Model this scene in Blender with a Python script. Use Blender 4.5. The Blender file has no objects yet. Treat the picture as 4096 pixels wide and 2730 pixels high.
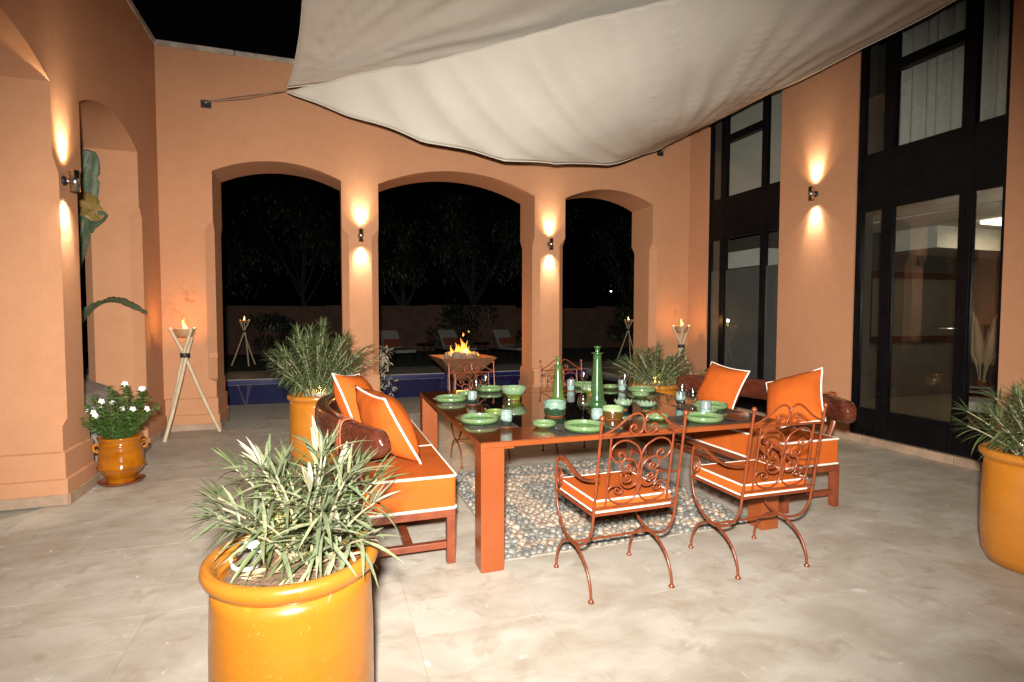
import bpy, math, random
from mathutils import Vector, Matrix, noise as mnoise
R = math.radians
sc = bpy.context.scene
col = sc.collection

# ------------------------------------------------------------------ camera, sky, flash, exposure
cd = bpy.data.cameras.new('camera'); cam = bpy.data.objects.new('camera', cd); col.objects.link(cam)
cd.sensor_width = 36; cd.lens = 2189.99 / 4096 * 36; cd.clip_start = .05; cd.clip_end = 500
PIT, ROL, YAW = .0456, .0014, .3274
fw = Vector((math.sin(YAW) * math.cos(PIT), math.cos(YAW) * math.cos(PIT), -math.sin(PIT)))
rt = Vector((math.cos(YAW), -math.sin(YAW), 0)); up = rt.cross(fw)
rt, up = rt * math.cos(ROL) + up * math.sin(ROL), up * math.cos(ROL) - rt * math.sin(ROL)
cm = Matrix((rt, up, -fw)).transposed().to_4x4(); cm.translation = (0, 0, 1.4774)
cam.matrix_world = cm
sc.camera = cam

w = bpy.data.worlds.new('World'); sc.world = w; w.use_nodes = True
nt = w.node_tree; nt.nodes.clear()
sky = nt.nodes.new('ShaderNodeTexSky'); sky.sky_type = 'NISHITA'; sky.sun_disc = False
sky.sun_elevation = R(-4); sky.sun_rotation = R(200)
bg = nt.nodes.new('ShaderNodeBackground'); bg.inputs[1].default_value = .05
wo = nt.nodes.new('ShaderNodeOutputWorld')
nt.links.new(sky.outputs[0], bg.inputs[0]); nt.links.new(bg.outputs[0], wo.inputs[0])

def lamp(name, kind, loc, energy, color=(1, 1, 1), aim=None, parent=None, size=.02, angle=60, blend=.5, smooth=None):
    ld = bpy.data.lights.new(name, kind); ld.energy = energy; ld.color = color
    if kind == 'SPOT': ld.spot_size = R(angle); ld.spot_blend = blend; ld.shadow_soft_size = size
    elif kind == 'POINT': ld.shadow_soft_size = size
    elif kind == 'AREA': ld.size = size
    o = bpy.data.objects.new(name, ld); col.objects.link(o); o.location = loc
    if aim is not None: o.rotation_euler = (Vector(aim) - Vector(loc)).to_track_quat('-Z', 'Y').to_euler()
    if parent: o.parent = parent
    if smooth:
        ld.use_nodes = True; n = ld.node_tree
        em = [x for x in n.nodes if x.type == 'EMISSION'][0]
        lf = n.nodes.new('ShaderNodeLightFalloff'); lf.inputs[0].default_value = 1; lf.inputs[1].default_value = smooth
        n.links.new(lf.outputs['Quadratic'], em.inputs['Strength'])
    return o

# the photographer's on-camera flash, the light the photograph was taken with
flash = lamp('camera_flash', 'SPOT', (-.07, -.10, 1.70), 3900, (1, .945, .86), aim=(2.05, 7.4, .45), size=.05, angle=94, blend=1.0, smooth=11)
flash.scale = (1.58, 1, 1)   # the reflector throws wider than high

sc.view_settings.view_transform = 'Standard'; sc.view_settings.look = 'None'
sc.view_settings.exposure = .14; sc.view_settings.gamma = 1; sc.view_settings.use_curve_mapping = False
sc.cycles.use_denoising = True; sc.cycles.use_adaptive_sampling = True; sc.cycles.adaptive_threshold = .02
sc.cycles.max_bounces = 5; sc.cycles.diffuse_bounces = 2; sc.cycles.light_sampling_threshold = .02; sc.cycles.transmission_bounces = 2; sc.cycles.transparent_max_bounces = 16; sc.cycles.glossy_bounces = 3
sc.cycles.caustics_reflective = False; sc.cycles.caustics_refractive = False
sc.cycles.sample_clamp_indirect = 6

# ------------------------------------------------------------------ materials
MATS = {}
def nodes(name):
    m = bpy.data.materials.new(name); m.use_nodes = True; t = m.node_tree
    b = t.nodes['Principled BSDF']; return m, t, b
def N(t, typ, **kw):
    n = t.nodes.new(typ)
    for k, v in kw.items(): setattr(n, k, v)
    return n
def noise_node(t, scale, detail=4, coord='Object', stretch=None, rough=.55):
    tc = N(t, 'ShaderNodeTexCoord'); no = N(t, 'ShaderNodeTexNoise')
    no.inputs['Scale'].default_value = scale; no.inputs['Detail'].default_value = detail; no.inputs['Roughness'].default_value = rough
    src = tc.outputs[coord]
    if coord == 'World':
        pass
    if stretch:
        mp = N(t, 'ShaderNodeMapping'); mp.inputs['Scale'].default_value = stretch
        t.links.new(src, mp.inputs[0]); src = mp.outputs[0]
    t.links.new(src, no.inputs['Vector']); return no
def ramp(t, fac, c1, c2, p1=.35, p2=.65):
    r = N(t, 'ShaderNodeValToRGB')
    r.color_ramp.elements[0].position = p1; r.color_ramp.elements[1].position = p2
    r.color_ramp.elements[0].color = (*c1, 1); r.color_ramp.elements[1].color = (*c2, 1)
    t.links.new(fac, r.inputs[0]); return r
def mixc(t, fac, a, b, blend='MIX'):
    m = N(t, 'ShaderNodeMix', data_type='RGBA', blend_type=blend)
    for sock, v in ((m.inputs[0], fac), (m.inputs[6], a), (m.inputs[7], b)):
        if hasattr(v, 'is_linked'): t.links.new(v, sock)
        elif isinstance(v, (int, float)): sock.default_value = v
        else: sock.default_value = (*v, 1)
    return m.outputs[2]
def bump(t, b, height, strength, dist=.01):
    bp = N(t, 'ShaderNodeBump'); bp.inputs['Strength'].default_value = strength; bp.inputs['Distance'].default_value = dist
    t.links.new(height, bp.inputs['Height']); t.links.new(bp.outputs[0], b.inputs['Normal'])
def pmat(name, c1, c2=None, scale=6, rough=.5, metal=0, bmp=0, bscale=60, spec=.5, coat=0, stretch=None, rnd=None, detail=4, p=(.35, .65), rvar=0, bdist=.01):
    m, t, b = nodes(name)
    b.inputs['Roughness'].default_value = rough; b.inputs['Metallic'].default_value = metal
    b.inputs['Specular IOR Level'].default_value = spec; b.inputs['Coat Weight'].default_value = coat; b.inputs['Coat Roughness'].default_value = .05
    if c2 is None: c2 = tuple(x * .85 for x in c1)
    no = noise_node(t, scale, detail, stretch=stretch)
    out = ramp(t, no.outputs['Fac'], c1, c2, *p).outputs[0]
    if rnd:
        if rnd[0] == 'object': rv = N(t, 'ShaderNodeObjectInfo').outputs['Random']
        else: rv = N(t, 'ShaderNodeNewGeometry').outputs['Random Per Island']
        out = mixc(t, 1.0, out, ramp(t, rv, rnd[1], rnd[2], 0, 1).outputs[0], 'MULTIPLY')
    t.links.new(out, b.inputs['Base Color'])
    if rvar:
        mr = N(t, 'ShaderNodeMapRange'); mr.inputs['To Min'].default_value = max(.02, rough - rvar); mr.inputs['To Max'].default_value = rough + rvar
        t.links.new(noise_node(t, scale * 2.3, 2).outputs['Fac'], mr.inputs[0]); t.links.new(mr.outputs[0], b.inputs['Roughness'])
    if bmp: bump(t, b, noise_node(t, bscale, 2).outputs['Fac'], bmp, bdist)
    MATS[name] = m; return m
def glaze(name, top, bot, h, amp, foot, foot_h, nscale=22, speck=None, rough=.16):
    m, t, b = nodes(name); b.inputs['Specular IOR Level'].default_value = .9; b.inputs['Roughness'].default_value = rough; b.inputs['Coat Weight'].default_value = .4
    tc = N(t, 'ShaderNodeTexCoord'); sp = N(t, 'ShaderNodeSeparateXYZ'); t.links.new(tc.outputs['Object'], sp.inputs[0])
    no = noise_node(t, nscale, 3, stretch=(1, 1, .25))
    ma = N(t, 'ShaderNodeMath', operation='MULTIPLY_ADD'); ma.inputs[1].default_value = amp; t.links.new(no.outputs['Fac'], ma.inputs[0]); t.links.new(sp.outputs['Z'], ma.inputs[2])
    gt = N(t, 'ShaderNodeMapRange'); gt.inputs['From Min'].default_value = h + amp * .5 - .003; gt.inputs['From Max'].default_value = h + amp * .5 + .003; t.links.new(ma.outputs[0], gt.inputs[0])
    n2 = noise_node(t, 70, 3)
    tp = ramp(t, n2.outputs['Fac'], top, tuple(x * .72 for x in top)).outputs[0]
    bt = ramp(t, n2.outputs['Fac'], bot, tuple(min(1, x * (2.2 if speck else 1.3)) for x in bot), .45, .75).outputs[0]
    c = mixc(t, gt.outputs[0], bt, tp)
    fm = N(t, 'ShaderNodeMath', operation='LESS_THAN'); fm.inputs[1].default_value = foot_h; t.links.new(sp.outputs['Z'], fm.inputs[0])
    c = mixc(t, fm.outputs[0], c, foot); t.links.new(c, b.inputs['Base Color'])
    bump(t, b, gt.outputs[0], .5, .003)
    MATS[name] = m; return m
def emis(name, col_, strength, col2=None, zr=None):
    m, t, b = nodes(name); t.nodes.remove(b); e = N(t, 'ShaderNodeEmission'); e.inputs[1].default_value = strength; e.inputs[0].default_value = (*col_, 1)
    if col2:
        tc = N(t, 'ShaderNodeTexCoord'); sp = N(t, 'ShaderNodeSeparateXYZ'); t.links.new(tc.outputs['Generated'], sp.inputs[0])
        t.links.new(ramp(t, sp.outputs['Z'], col_, col2, .25, .85).outputs[0], e.inputs[0])
    t.links.new(e.outputs[0], t.nodes['Material Output'].inputs[0]); MATS[name] = m; return m
def thin_glass(name, ior=1.5, tint=(1, 1, 1), rough=0.0, boost=1.0, cap=1.0):
    m, t, b = nodes(name); t.nodes.remove(b)
    tr = N(t, 'ShaderNodeBsdfTransparent'); tr.inputs[0].default_value = (*tint, 1)
    gl = N(t, 'ShaderNodeBsdfGlossy'); gl.inputs['Roughness'].default_value = rough
    lw_ = N(t, 'ShaderNodeLayerWeight'); lw_.inputs[0].default_value = .5
    pw = N(t, 'ShaderNodeMath', operation='POWER'); pw.inputs[1].default_value = 5; t.links.new(lw_.outputs['Facing'], pw.inputs[0])
    fr = N(t, 'ShaderNodeMath', operation='MULTIPLY_ADD'); fr.inputs[1].default_value = .96; fr.inputs[2].default_value = .04; t.links.new(pw.outputs[0], fr.inputs[0])
    mu = N(t, 'ShaderNodeMath', operation='MULTIPLY'); mu.inputs[1].default_value = boost; t.links.new(fr.outputs[0], mu.inputs[0])
    mn = N(t, 'ShaderNodeMath', operation='MINIMUM'); mn.inputs[1].default_value = cap; t.links.new(mu.outputs[0], mn.inputs[0]); mu = mn
    mx = N(t, 'ShaderNodeMixShader'); t.links.new(mu.outputs[0], mx.inputs[0]); t.links.new(tr.outputs[0], mx.inputs[1]); t.links.new(gl.outputs[0], mx.inputs[2])
    t.links.new(mx.outputs[0], t.nodes['Material Output'].inputs[0]); MATS[name] = m; return m

# stucco with faint trowel clouds and a soot stain above each wall torch
def stucco():
    m, t, b = nodes('terracotta_stucco'); b.inputs['Roughness'].default_value = .92; b.inputs['Specular IOR Level'].default_value = .15
    c = ramp(t, noise_node(t, 1.1, 3).outputs['Fac'], (.475, .236, .128), (.435, .212, .113), .3, .7).outputs[0]
    c = mixc(t, .22, c, ramp(t, noise_node(t, 9, 4).outputs['Fac'], (.52, .26, .138), (.42, .195, .098), .35, .7).outputs[0])
    geo = N(t, 'ShaderNodeNewGeometry')
    for (x, y, z, r, k) in ((-1.72, 7.96, 1.66, .30, .75), (5.66, 7.96, 1.62, .22, .55)):
        vd = N(t, 'ShaderNodeVectorMath', operation='DISTANCE'); vd.inputs[1].default_value = (x, y, z); t.links.new(geo.outputs['Position'], vd.inputs[0])
        mr = N(t, 'ShaderNodeMapRange'); mr.inputs['From Min'].default_value = 0; mr.inputs['From Max'].default_value = r; mr.inputs['To Min'].default_value = 1; mr.inputs['To Max'].default_value = 0
        t.links.new(vd.outputs['Value'], mr.inputs[0])
        nn = ramp(t, noise_node(t, 13, 2).outputs['Fac'], (0, 0, 0), (k, k, k), .48, .66)
        mu = N(t, 'ShaderNodeMath', operation='MULTIPLY'); t.links.new(mr.outputs[0], mu.inputs[0]); t.links.new(nn.outputs[0], mu.inputs[1])
        c = mixc(t, mu.outputs[0], c, (.34, .10, .035))
    t.links.new(c, b.inputs['Base Color'])
    bump(t, b, noise_node(t, 38, 3, rough=.65).outputs['Fac'], .22, .012)
    MATS['stucco'] = m
stucco()
def tile_mat(name, k=1.0):
    m, t, b = nodes(name); b.inputs['Specular IOR Level'].default_value = .38
    geo = N(t, 'ShaderNodeNewGeometry'); oi = N(t, 'ShaderNodeObjectInfo')
    def wn(scale, detail, off, st=(1, 1, 1)):
        mu = N(t, 'ShaderNodeMath', operation='MULTIPLY'); mu.inputs[1].default_value = off; t.links.new(oi.outputs['Random'], mu.inputs[0])
        ad = N(t, 'ShaderNodeVectorMath', operation='ADD'); t.links.new(geo.outputs['Position'], ad.inputs[0]); t.links.new(mu.outputs[0], ad.inputs[1])
        mp = N(t, 'ShaderNodeMapping'); mp.inputs['Scale'].default_value = st; mp.inputs['Rotation'].default_value = (0, 0, .5); t.links.new(ad.outputs[0], mp.inputs[0])
        no = N(t, 'ShaderNodeTexNoise'); no.inputs['Scale'].default_value = scale; no.inputs['Detail'].default_value = detail; no.inputs['Roughness'].default_value = .6
        no.inputs['Distortion'].default_value = .6
        t.links.new(mp.outputs[0], no.inputs['Vector']); return no.outputs['Fac']
    a = ramp(t, wn(2.4, 4, .06, (1, 1.5, 1)), (.49 * k, .455 * k, .395 * k), (.355 * k, .305 * k, .245 * k), .38, .70).outputs[0]
    a = mixc(t, ramp(t, wn(5.5, 3, .3), (0, 0, 0), (.7, .7, .7), .56, .72).outputs[0], a, (.33 * k, .268 * k, .205 * k))
    a = mixc(t, ramp(t, wn(1.2, 2, 0), (0, 0, 0), (.45, .45, .45), .5, .75).outputs[0], a, (.29 * k, .25 * k, .205 * k))
    a = mixc(t, ramp(t, wn(13, 3, 3.0), (0, 0, 0), (.8, .8, .8), .67, .73).outputs[0], a, (.62, .60, .55))
    a = mixc(t, 1.0, a, ramp(t, oi.outputs['Random'], (.975, .972, .965), (1.01, 1.01, 1.01), 0, 1).outputs[0], 'MULTIPLY')
    t.links.new(a, b.inputs['Base Color'])
    t.links.new(ramp(t, wn(4, 4, 1), (.36, .36, .36), (.62, .62, .62), .3, .7).outputs[0], b.inputs['Roughness'])
    bump(t, b, wn(9, 3, 1), .18, .01); MATS[name] = m
tile_mat('stone_tile')
pmat('grout', (.41, .38, .325), (.35, .32, .27), 20, .9)
pmat('skirting', (.44, .30, .20), (.30, .21, .145), 5, .7, bmp=.2, rnd=('object', (.75, .75, .75), (1.1, 1.1, 1.1)), detail=8)
pmat('coping', (.44, .36, .29), (.27, .21, .17), 7, .9, bmp=.5, bscale=30, detail=8)
pmat('table_lacquer', (.25, .060, .015), (.215, .050, .012), 3, .3, rvar=.08, coat=.15)
pmat('table_top', (.16, .040, .013), (.115, .029, .010), 4, .14, rvar=.06, coat=.5, bmp=.02, bscale=14)
pmat('table_glass', (.012, .009, .008), (.016, .012, .01), 3, .035, spec=.75, coat=.6)
pmat('placemat', (.035, .032, .032), (.05, .046, .045), 90, .42, bmp=.15, bscale=260)
def fabric():
    m, t, b = nodes('orange_canvas'); b.inputs['Roughness'].default_value = .85; b.inputs['Specular IOR Level'].default_value = .12
    t.links.new(ramp(t, noise_node(t, 5, 3).outputs['Fac'], (.46, .096, .014), (.41, .082, .012), .3, .7).outputs[0], b.inputs['Base Color'])
    b1 = N(t, 'ShaderNodeBump'); b1.inputs['Strength'].default_value = .22; b1.inputs['Distance'].default_value = .035
    n1 = noise_node(t, 3.2, 2, stretch=(1, 1.5, 1.2), rough=.35); n1.inputs['Distortion'].default_value = .5; t.links.new(n1.outputs['Fac'], b1.inputs['Height'])
    b2 = N(t, 'ShaderNodeBump'); b2.inputs['Strength'].default_value = .2; b2.inputs['Distance'].default_value = .002
    t.links.new(noise_node(t, 420, 1).outputs['Fac'], b2.inputs['Height']); t.links.new(b1.outputs[0], b2.inputs['Normal']); t.links.new(b2.outputs[0], b.inputs['Normal']); MATS['fabric'] = m
fabric()
pmat('piping', (.80, .77, .70), (.70, .66, .58), 60, .8)
pmat('iron_paint', (.175, .037, .011), (.105, .023, .008), 26, .32, rvar=.1, bmp=.12, bscale=110, p=(.45, .75))
pmat('bench_paint', (.20, .048, .018), (.14, .032, .013), 11, .36, rvar=.1, bmp=.06, bscale=60)
pmat('rail_wood', (.105, .026, .013), (.060, .015, .008), 9, .26, rvar=.1, bmp=.12, bscale=40, stretch=(6, .6, 6), coat=.25, detail=8)
pmat('rail_band', (.42, .115, .045), (.30, .075, .03), 16, .4)
def mustard(name, c1, c2, c3, rough):
    m, t, b = nodes(name); b.inputs['Coat Weight'].default_value = .25; b.inputs['Coat Roughness'].default_value = .12
    c = ramp(t, noise_node(t, 2.6, 4, stretch=(1, 1, 2.5)).outputs['Fac'], c1, c2, .3, .72).outputs[0]
    c = mixc(t, ramp(t, noise_node(t, 34, 3).outputs['Fac'], (0, 0, 0), (.55, .55, .55), .66, .74).outputs[0], c, c3)          # scuffs and thin glaze
    c = mixc(t, ramp(t, noise_node(t, 6, 4, stretch=(1, 1, .35)).outputs['Fac'], (0, 0, 0), (.40, .40, .40), .56, .74).outputs[0], c, tuple(x * .62 for x in c2))   # runs
    c = mixc(t, ramp(t, noise_node(t, 150, 1).outputs['Fac'], (0, 0, 0), (.7, .7, .7), .73, .76).outputs[0], c, (.55, .36, .16))    # pinholes
    t.links.new(c, b.inputs['Base Color'])
    t.links.new(ramp(t, noise_node(t, 9, 3).outputs['Fac'], (rough - .1,) * 3, (rough + .14,) * 3, .3, .7).outputs[0], b.inputs['Roughness'])
    tc = N(t, 'ShaderNodeTexCoord'); wv = N(t, 'ShaderNodeTexWave', bands_direction='Z'); wv.inputs['Scale'].default_value = 9; wv.inputs['Distortion'].default_value = 1.5; wv.inputs['Detail'].default_value = 1
    t.links.new(tc.outputs['Object'], wv.inputs[0]); b1 = N(t, 'ShaderNodeBump'); b1.inputs['Strength'].default_value = .025; b1.inputs['Distance'].default_value = .01; t.links.new(wv.outputs['Fac'], b1.inputs['Height'])
    b2 = N(t, 'ShaderNodeBump'); b2.inputs['Strength'].default_value = .16; b2.inputs['Distance'].default_value = .012; t.links.new(noise_node(t, 7, 2).outputs['Fac'], b2.inputs['Height'])
    t.links.new(b1.outputs[0], b2.inputs['Normal']); t.links.new(b2.outputs[0], b.inputs['Normal']); MATS[name] = m
mustard('mustard_glaze', (.43, .155, .014), (.39, .134, .011), (.52, .215, .03), .28)
mustard('mustard_rim', (.44, .162, .019), (.39, .136, .014), (.56, .28, .07), .27)
pmat('jar_glaze', (.36, .118, .004), (.21, .058, .003), 7, .09, coat=.6, bmp=.12, bscale=16, p=(.3, .75))
pmat('brown_glaze', (.17, .045, .012), (.10, .025, .008), 8, .1, coat=.6)
pmat('saucer_clay', (.26, .065, .02), (.16, .04, .014), 12, .3)
pmat('soil', (.20, .125, .07), (.11, .07, .04), 24, .95, bmp=.9, bscale=70, detail=8)
pmat('dry_leaf', (.55, .40, .24), (.40, .27, .15), 30, .8, rnd=('island', (.7, .7, .7), (1.3, 1.3, 1.3)))
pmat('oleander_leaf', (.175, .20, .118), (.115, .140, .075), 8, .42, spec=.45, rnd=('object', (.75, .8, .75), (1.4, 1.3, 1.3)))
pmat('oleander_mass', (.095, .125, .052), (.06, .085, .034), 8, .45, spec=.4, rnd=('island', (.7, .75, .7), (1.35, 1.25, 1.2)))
pmat('oleander_tip', (.37, .35, .255), (.28, .275, .19), 14, .5, rnd=('object', (.85, .85, .8), (1.15, 1.1, 1.1)))
pmat('oleander_stem', (.34, .30, .19), (.25, .22, .13), 30, .6)
pmat('dark_leaf', (.011, .016, .008), (.007, .010, .005), 12, .5, rnd=('island', (.7, .7, .7), (1.3, 1.3, 1.2)))
pmat('jar_plant_leaf', (.085, .16, .04), (.055, .11, .028), 20, .4, rnd=('island', (.7, .75, .6), (1.4, 1.3, 1.2)))
pmat('petal', (.82, .80, .78), (.76, .72, .70), 30, .7)
pmat('banana_leaf', (.085, .115, .062), (.055, .08, .042), 6, .55, stretch=(1, 18, 1), bmp=.25, bscale=30)
pmat('banana_dry', (.34, .19, .05), (.13, .11, .03), 4, .5, stretch=(2, 26, 1), bmp=.3, bscale=30, p=(.3, .7))
pmat('torch_wood', (.58, .46, .31), (.46, .35, .22), 22, .7, bmp=.3, bscale=60, stretch=(1, 1, .3))
pmat('clay_bowl', (.45, .24, .12), (.36, .18, .09), 18, .8)
pmat('black_strap', (.012, .012, .014), None, 20, .6)
pmat('black_frame', (.0035, .0032, .0036), (.006, .0055, .006), 5, .34, rvar=.08, spec=.10)
pmat('steel', (.55, .52, .48), (.45, .43, .40), 60, .28, metal=1, stretch=(1, 1, .05))
pmat('cutlery_steel', (.42, .36, .31), (.36, .31, .27), 40, .16, metal=1)
pmat('bracket_black', (.012, .012, .012), None, 20, .5)
pmat('rope', (.26, .21, .17), None, 90, .9)
pmat('grey_plastic', (.30, .31, .31), (.23, .24, .24), 20, .45)
pmat('white_cable', (.75, .74, .70), None, 20, .5)
pmat('white_wall', (.62, .59, .53), None, 3, .8)
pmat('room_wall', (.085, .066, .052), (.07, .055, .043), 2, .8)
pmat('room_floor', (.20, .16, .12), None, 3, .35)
pmat('dark_wood', (.05, .022, .013), (.035, .016, .01), 12, .35, stretch=(1, 1, 6))
pmat('upholstery', (.55, .51, .45), None, 30, .9)
pmat('pampas', (.36, .25, .15), None, 30, .9)
pmat('concrete', (.27, .25, .22), (.17, .155, .135), 4, .85, bmp=.35, bscale=26, detail=8, stretch=(1, 1, 2.5))
pmat('grass', (.03, .045, .015), (.02, .03, .01), 12, .9)
pmat('garden_wall', (.085, .043, .027), (.055, .028, .018), 2, .9, bmp=.3, bscale=25, detail=7)
pmat('pool_tile', (.012, .016, .16), (.009, .012, .115), 8, .4)
pmat('trunk', (.022, .018, .014), (.014, .012, .01), 14, .9, bmp=.5, bscale=20)
pmat('lounger_canvas', (.17, .165, .155), None, 20, .9)
pmat('lounger_pillow', (.13, .027, .007), None, 20, .9)
pmat('cream_mattress', (.62, .59, .54), None, 20, .9)
pmat('rusty_steel', (.26, .115, .05), (.16, .07, .035), 9, .75, bmp=.2, bscale=40)
pmat('charred_stone', (.30, .24, .19), (.16, .13, .11), 9, .9, bmp=.5, bscale=18)
pmat('pebble_grey', (.225, .22, .20), (.165, .162, .148), 40, .28, rnd=('object', (.68, .69, .70), (1.22, 1.2, 1.16)), bmp=.1, bscale=60)
pmat('pebble_pink', (.37, .295, .23), (.30, .235, .18), 40, .45, rnd=('object', (.72, .72, .72), (1.15, 1.15, 1.15)), bmp=.1, bscale=60)
pmat('pebble_grey_mass', (.22, .215, .195), (.16, .157, .143), 40, .42, rnd=('island', (.68, .69, .70), (1.22, 1.2, 1.16)))
pmat('pebble_pink_mass', (.36, .285, .222), (.29, .228, .175), 40, .45, rnd=('island', (.72, .72, .72), (1.15, 1.15, 1.15)))
pmat('mortar', (.37, .31, .25), (.28, .235, .19), 20, .9, bmp=.4, bscale=50)
pmat('frosted', (.11, .108, .105), None, 3, .55, spec=.3)
glaze('plate_green', (.150, .235, .105), (.050, .118, .034), .016, .008, (.34, .19, .10), .0022, nscale=9, rough=.12)
pmat('plate_olive', (.095, .14, .028), (.14, .19, .045), 11, .16, spec=1.0, coat=.5)
pmat('bottle_green', (.036, .085, .017), (.09, .15, .038), 10, .16, spec=1.0, coat=.6, stretch=(1, 1, .6), p=(.25, .8))
pmat('bottle_deep', (.018, .058, .017), (.04, .10, .031), 12, .16, spec=1.0, coat=.6, p=(.3, .8))
glaze('cup_glaze', (.22, .315, .28), (.012, .022, .016), .042, .03, (.50, .17, .06), .004)
glaze('cup_glaze_speckled', (.20, .25, .235), (.22, .34, .30), .05, .025, (.50, .17, .06), .004)
glaze('bowl_glaze', (.21, .31, .175), (.10, .13, .015), .052, .045, (.50, .17, .06), .003, nscale=14)
glaze('pot_glaze', (.19, .30, .23), (.016, .035, .018), .055, .06, (.52, .17, .06), .006, nscale=16, speck=True)
glaze('pot_glaze_brown', (.27, .38, .19), (.07, .032, .006), .055, .022, (.50, .17, .06), .004, nscale=20)
glaze('shell_glaze', (.21, .29, .19), (.012, .035, .02), .036, .025, (.52, .17, .06), .005, nscale=26)
thin_glass('wine_glass', 1.5, (.985, .99, .988), .10, 2.0, .32)
thin_glass('window_glass', 1.5, (.86, .88, .87), 0, 1.25)
emis('flame', (1.0, .52, .09), 2.3, (1.0, .26, .02))
emis('flame_core', (1.0, .70, .26), 4, (1.0, .48, .09))
emis('lamp_disc', (1.0, .93, .80), 14)
emis('bulb_warm', (1.0, .66, .25), 25)
emis('room_lamp', (1.0, .86, .62), 5)
emis('far_light', (1.0, .85, .7), 12)
# canvas, pool water
def canvas():
    m, t, b = nodes('sail_canvas'); b.inputs['Roughness'].default_value = .9; b.inputs['Specular IOR Level'].default_value = .12
    c = ramp(t, noise_node(t, 1.3, 5).outputs['Fac'], (.64, .60, .525), (.58, .535, .465), .3, .7).outputs[0]
    t.links.new(c, b.inputs['Base Color'])
    mp = noise_node(t, 3.2, 4, stretch=(1.6, .5, 1), rough=.62); bump(t, b, mp.outputs['Fac'], .16, .05); MATS['canvas'] = m
canvas()
thin_glass('water', 1.33, (.80, .86, 1.0), .015, .7)

# ------------------------------------------------------------------ mesh building
class MB:
    def __init__(s): s.v = []; s.f = []; s.sm = []
    def add(s, vs, fs, smooth=False, mat=None):
        o = len(s.v)
        s.v += [tuple(mat @ Vector(v)) for v in vs] if mat else [tuple(v) for v in vs]
        s.f += [tuple(i + o for i in f) for f in fs]; s.sm += [smooth] * len(fs); return s
    def box(s, x0, x1, y0, y1, z0, z1, mat=None):
        return s.add([(x0, y0, z0), (x1, y0, z0), (x1, y1, z0), (x0, y1, z0), (x0, y0, z1), (x1, y0, z1), (x1, y1, z1), (x0, y1, z1)],
                     [(0, 3, 2, 1), (4, 5, 6, 7), (0, 1, 5, 4), (1, 2, 6, 5), (2, 3, 7, 6), (3, 0, 4, 7)], mat=mat)
    def tube(s, pts, r, n=8, caps=True, closed=False, flat=None, upv=None):
        P = [Vector(p) for p in pts]; m = len(P); vs = []; fs = []
        rr = r if isinstance(r, (list, tuple)) else [r] * m
        prev = None
        for i in range(m):
            a = P[(i - 1) % m] if (i or closed) else P[i]; b = P[(i + 1) % m] if (i < m - 1 or closed) else P[i]
            d = (b - a).normalized()
            if prev is None:
                u = Vector(upv) if upv else (Vector((0, 0, 1)) if abs(d.z) < .9 else Vector((1, 0, 0)))
            else: u = prev
            u = (u - d * u.dot(d)).normalized(); prev = u; v_ = d.cross(u)
            for k in range(n):
                a_ = 2 * math.pi * k / n
                vs.append(P[i] + u * (math.cos(a_) * rr[i] * (flat if flat else 1)) + v_ * (math.sin(a_) * rr[i]))
        for i in range(m if closed else m - 1):
            for k in range(n):
                j = (i + 1) % m
                fs.append((i * n + k, i * n + (k + 1) % n, j * n + (k + 1) % n, j * n + k))
        s.add(vs, fs, True)
        if caps and not closed:
            s.add(vs[:n], [tuple(range(n))[::-1]]); s.add(vs[-n:], [tuple(range(n))])
        return s
    def lathe(s, prof, n=28, smooth=True, mat=None):
        vs = []; fs = []
        for (r, z) in prof:
            for k in range(n):
                a = 2 * math.pi * k / n; vs.append((max(r, 1e-4) * math.cos(a), max(r, 1e-4) * math.sin(a), z))
        for i in range(len(prof) - 1):
            for k in range(n):
                fs.append((i * n + k, i * n + (k + 1) % n, (i + 1) * n + (k + 1) % n, (i + 1) * n + k))
        fs.append(tuple(range(n))[::-1]); fs.append(tuple((len(prof) - 1) * n + k for k in range(n)))
        return s.add(vs, fs, smooth, mat)
    def mesh(s, name):
        m = bpy.data.meshes.new(name); m.from_pydata(s.v, [], s.f); m.validate(); m.update()
        if len(m.polygons) == len(s.sm): m.polygons.foreach_set('use_smooth', s.sm)
        return m
    def build(s, name, mat, parent=None, **kw): return link(name, s.mesh(name), mat, parent, **kw)
def link(name, me, mat, parent=None, loc=None, rot=None, scale=None, bevel=0, seg=2, sub=0):
    o = bpy.data.objects.new(name, me); col.objects.link(o)
    if mat and not me.materials: me.materials.append(MATS[mat] if isinstance(mat, str) else mat)
    if parent: o.parent = parent
    if loc: o.location = loc
    if rot: o.rotation_euler = rot
    if scale: o.scale = scale
    if bevel:
        b = o.modifiers.new('edge', 'BEVEL'); b.width = bevel; b.segments = seg; b.limit_method = 'ANGLE'; b.angle_limit = R(50)
    if sub: o.modifiers.new('sub', 'SUBSURF').levels = sub; o.modifiers[-1].render_levels = sub
    return o
def tag(o, label, cat, group=None, kind=None):
    o['label'] = label; o['category'] = cat
    if group: o['group'] = group
    if kind: o['kind'] = kind
    return o
def thing(name, label, cat, loc=(0, 0, 0), rz=0, group=None):
    o = bpy.data.objects.new(name, None); o.empty_display_size = .05; col.objects.link(o)
    o.location = loc; o.rotation_euler = (0, 0, rz); return tag(o, label, cat, group)
def struct(o, label=None):
    o['kind'] = 'structure'
    if label: o['label'] = label
    return o
def dup(o, parent=None):
    c = o.copy(); col.objects.link(c); c.parent = parent
    for ch in list(o.children): dup(ch, c)
    return c
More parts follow.
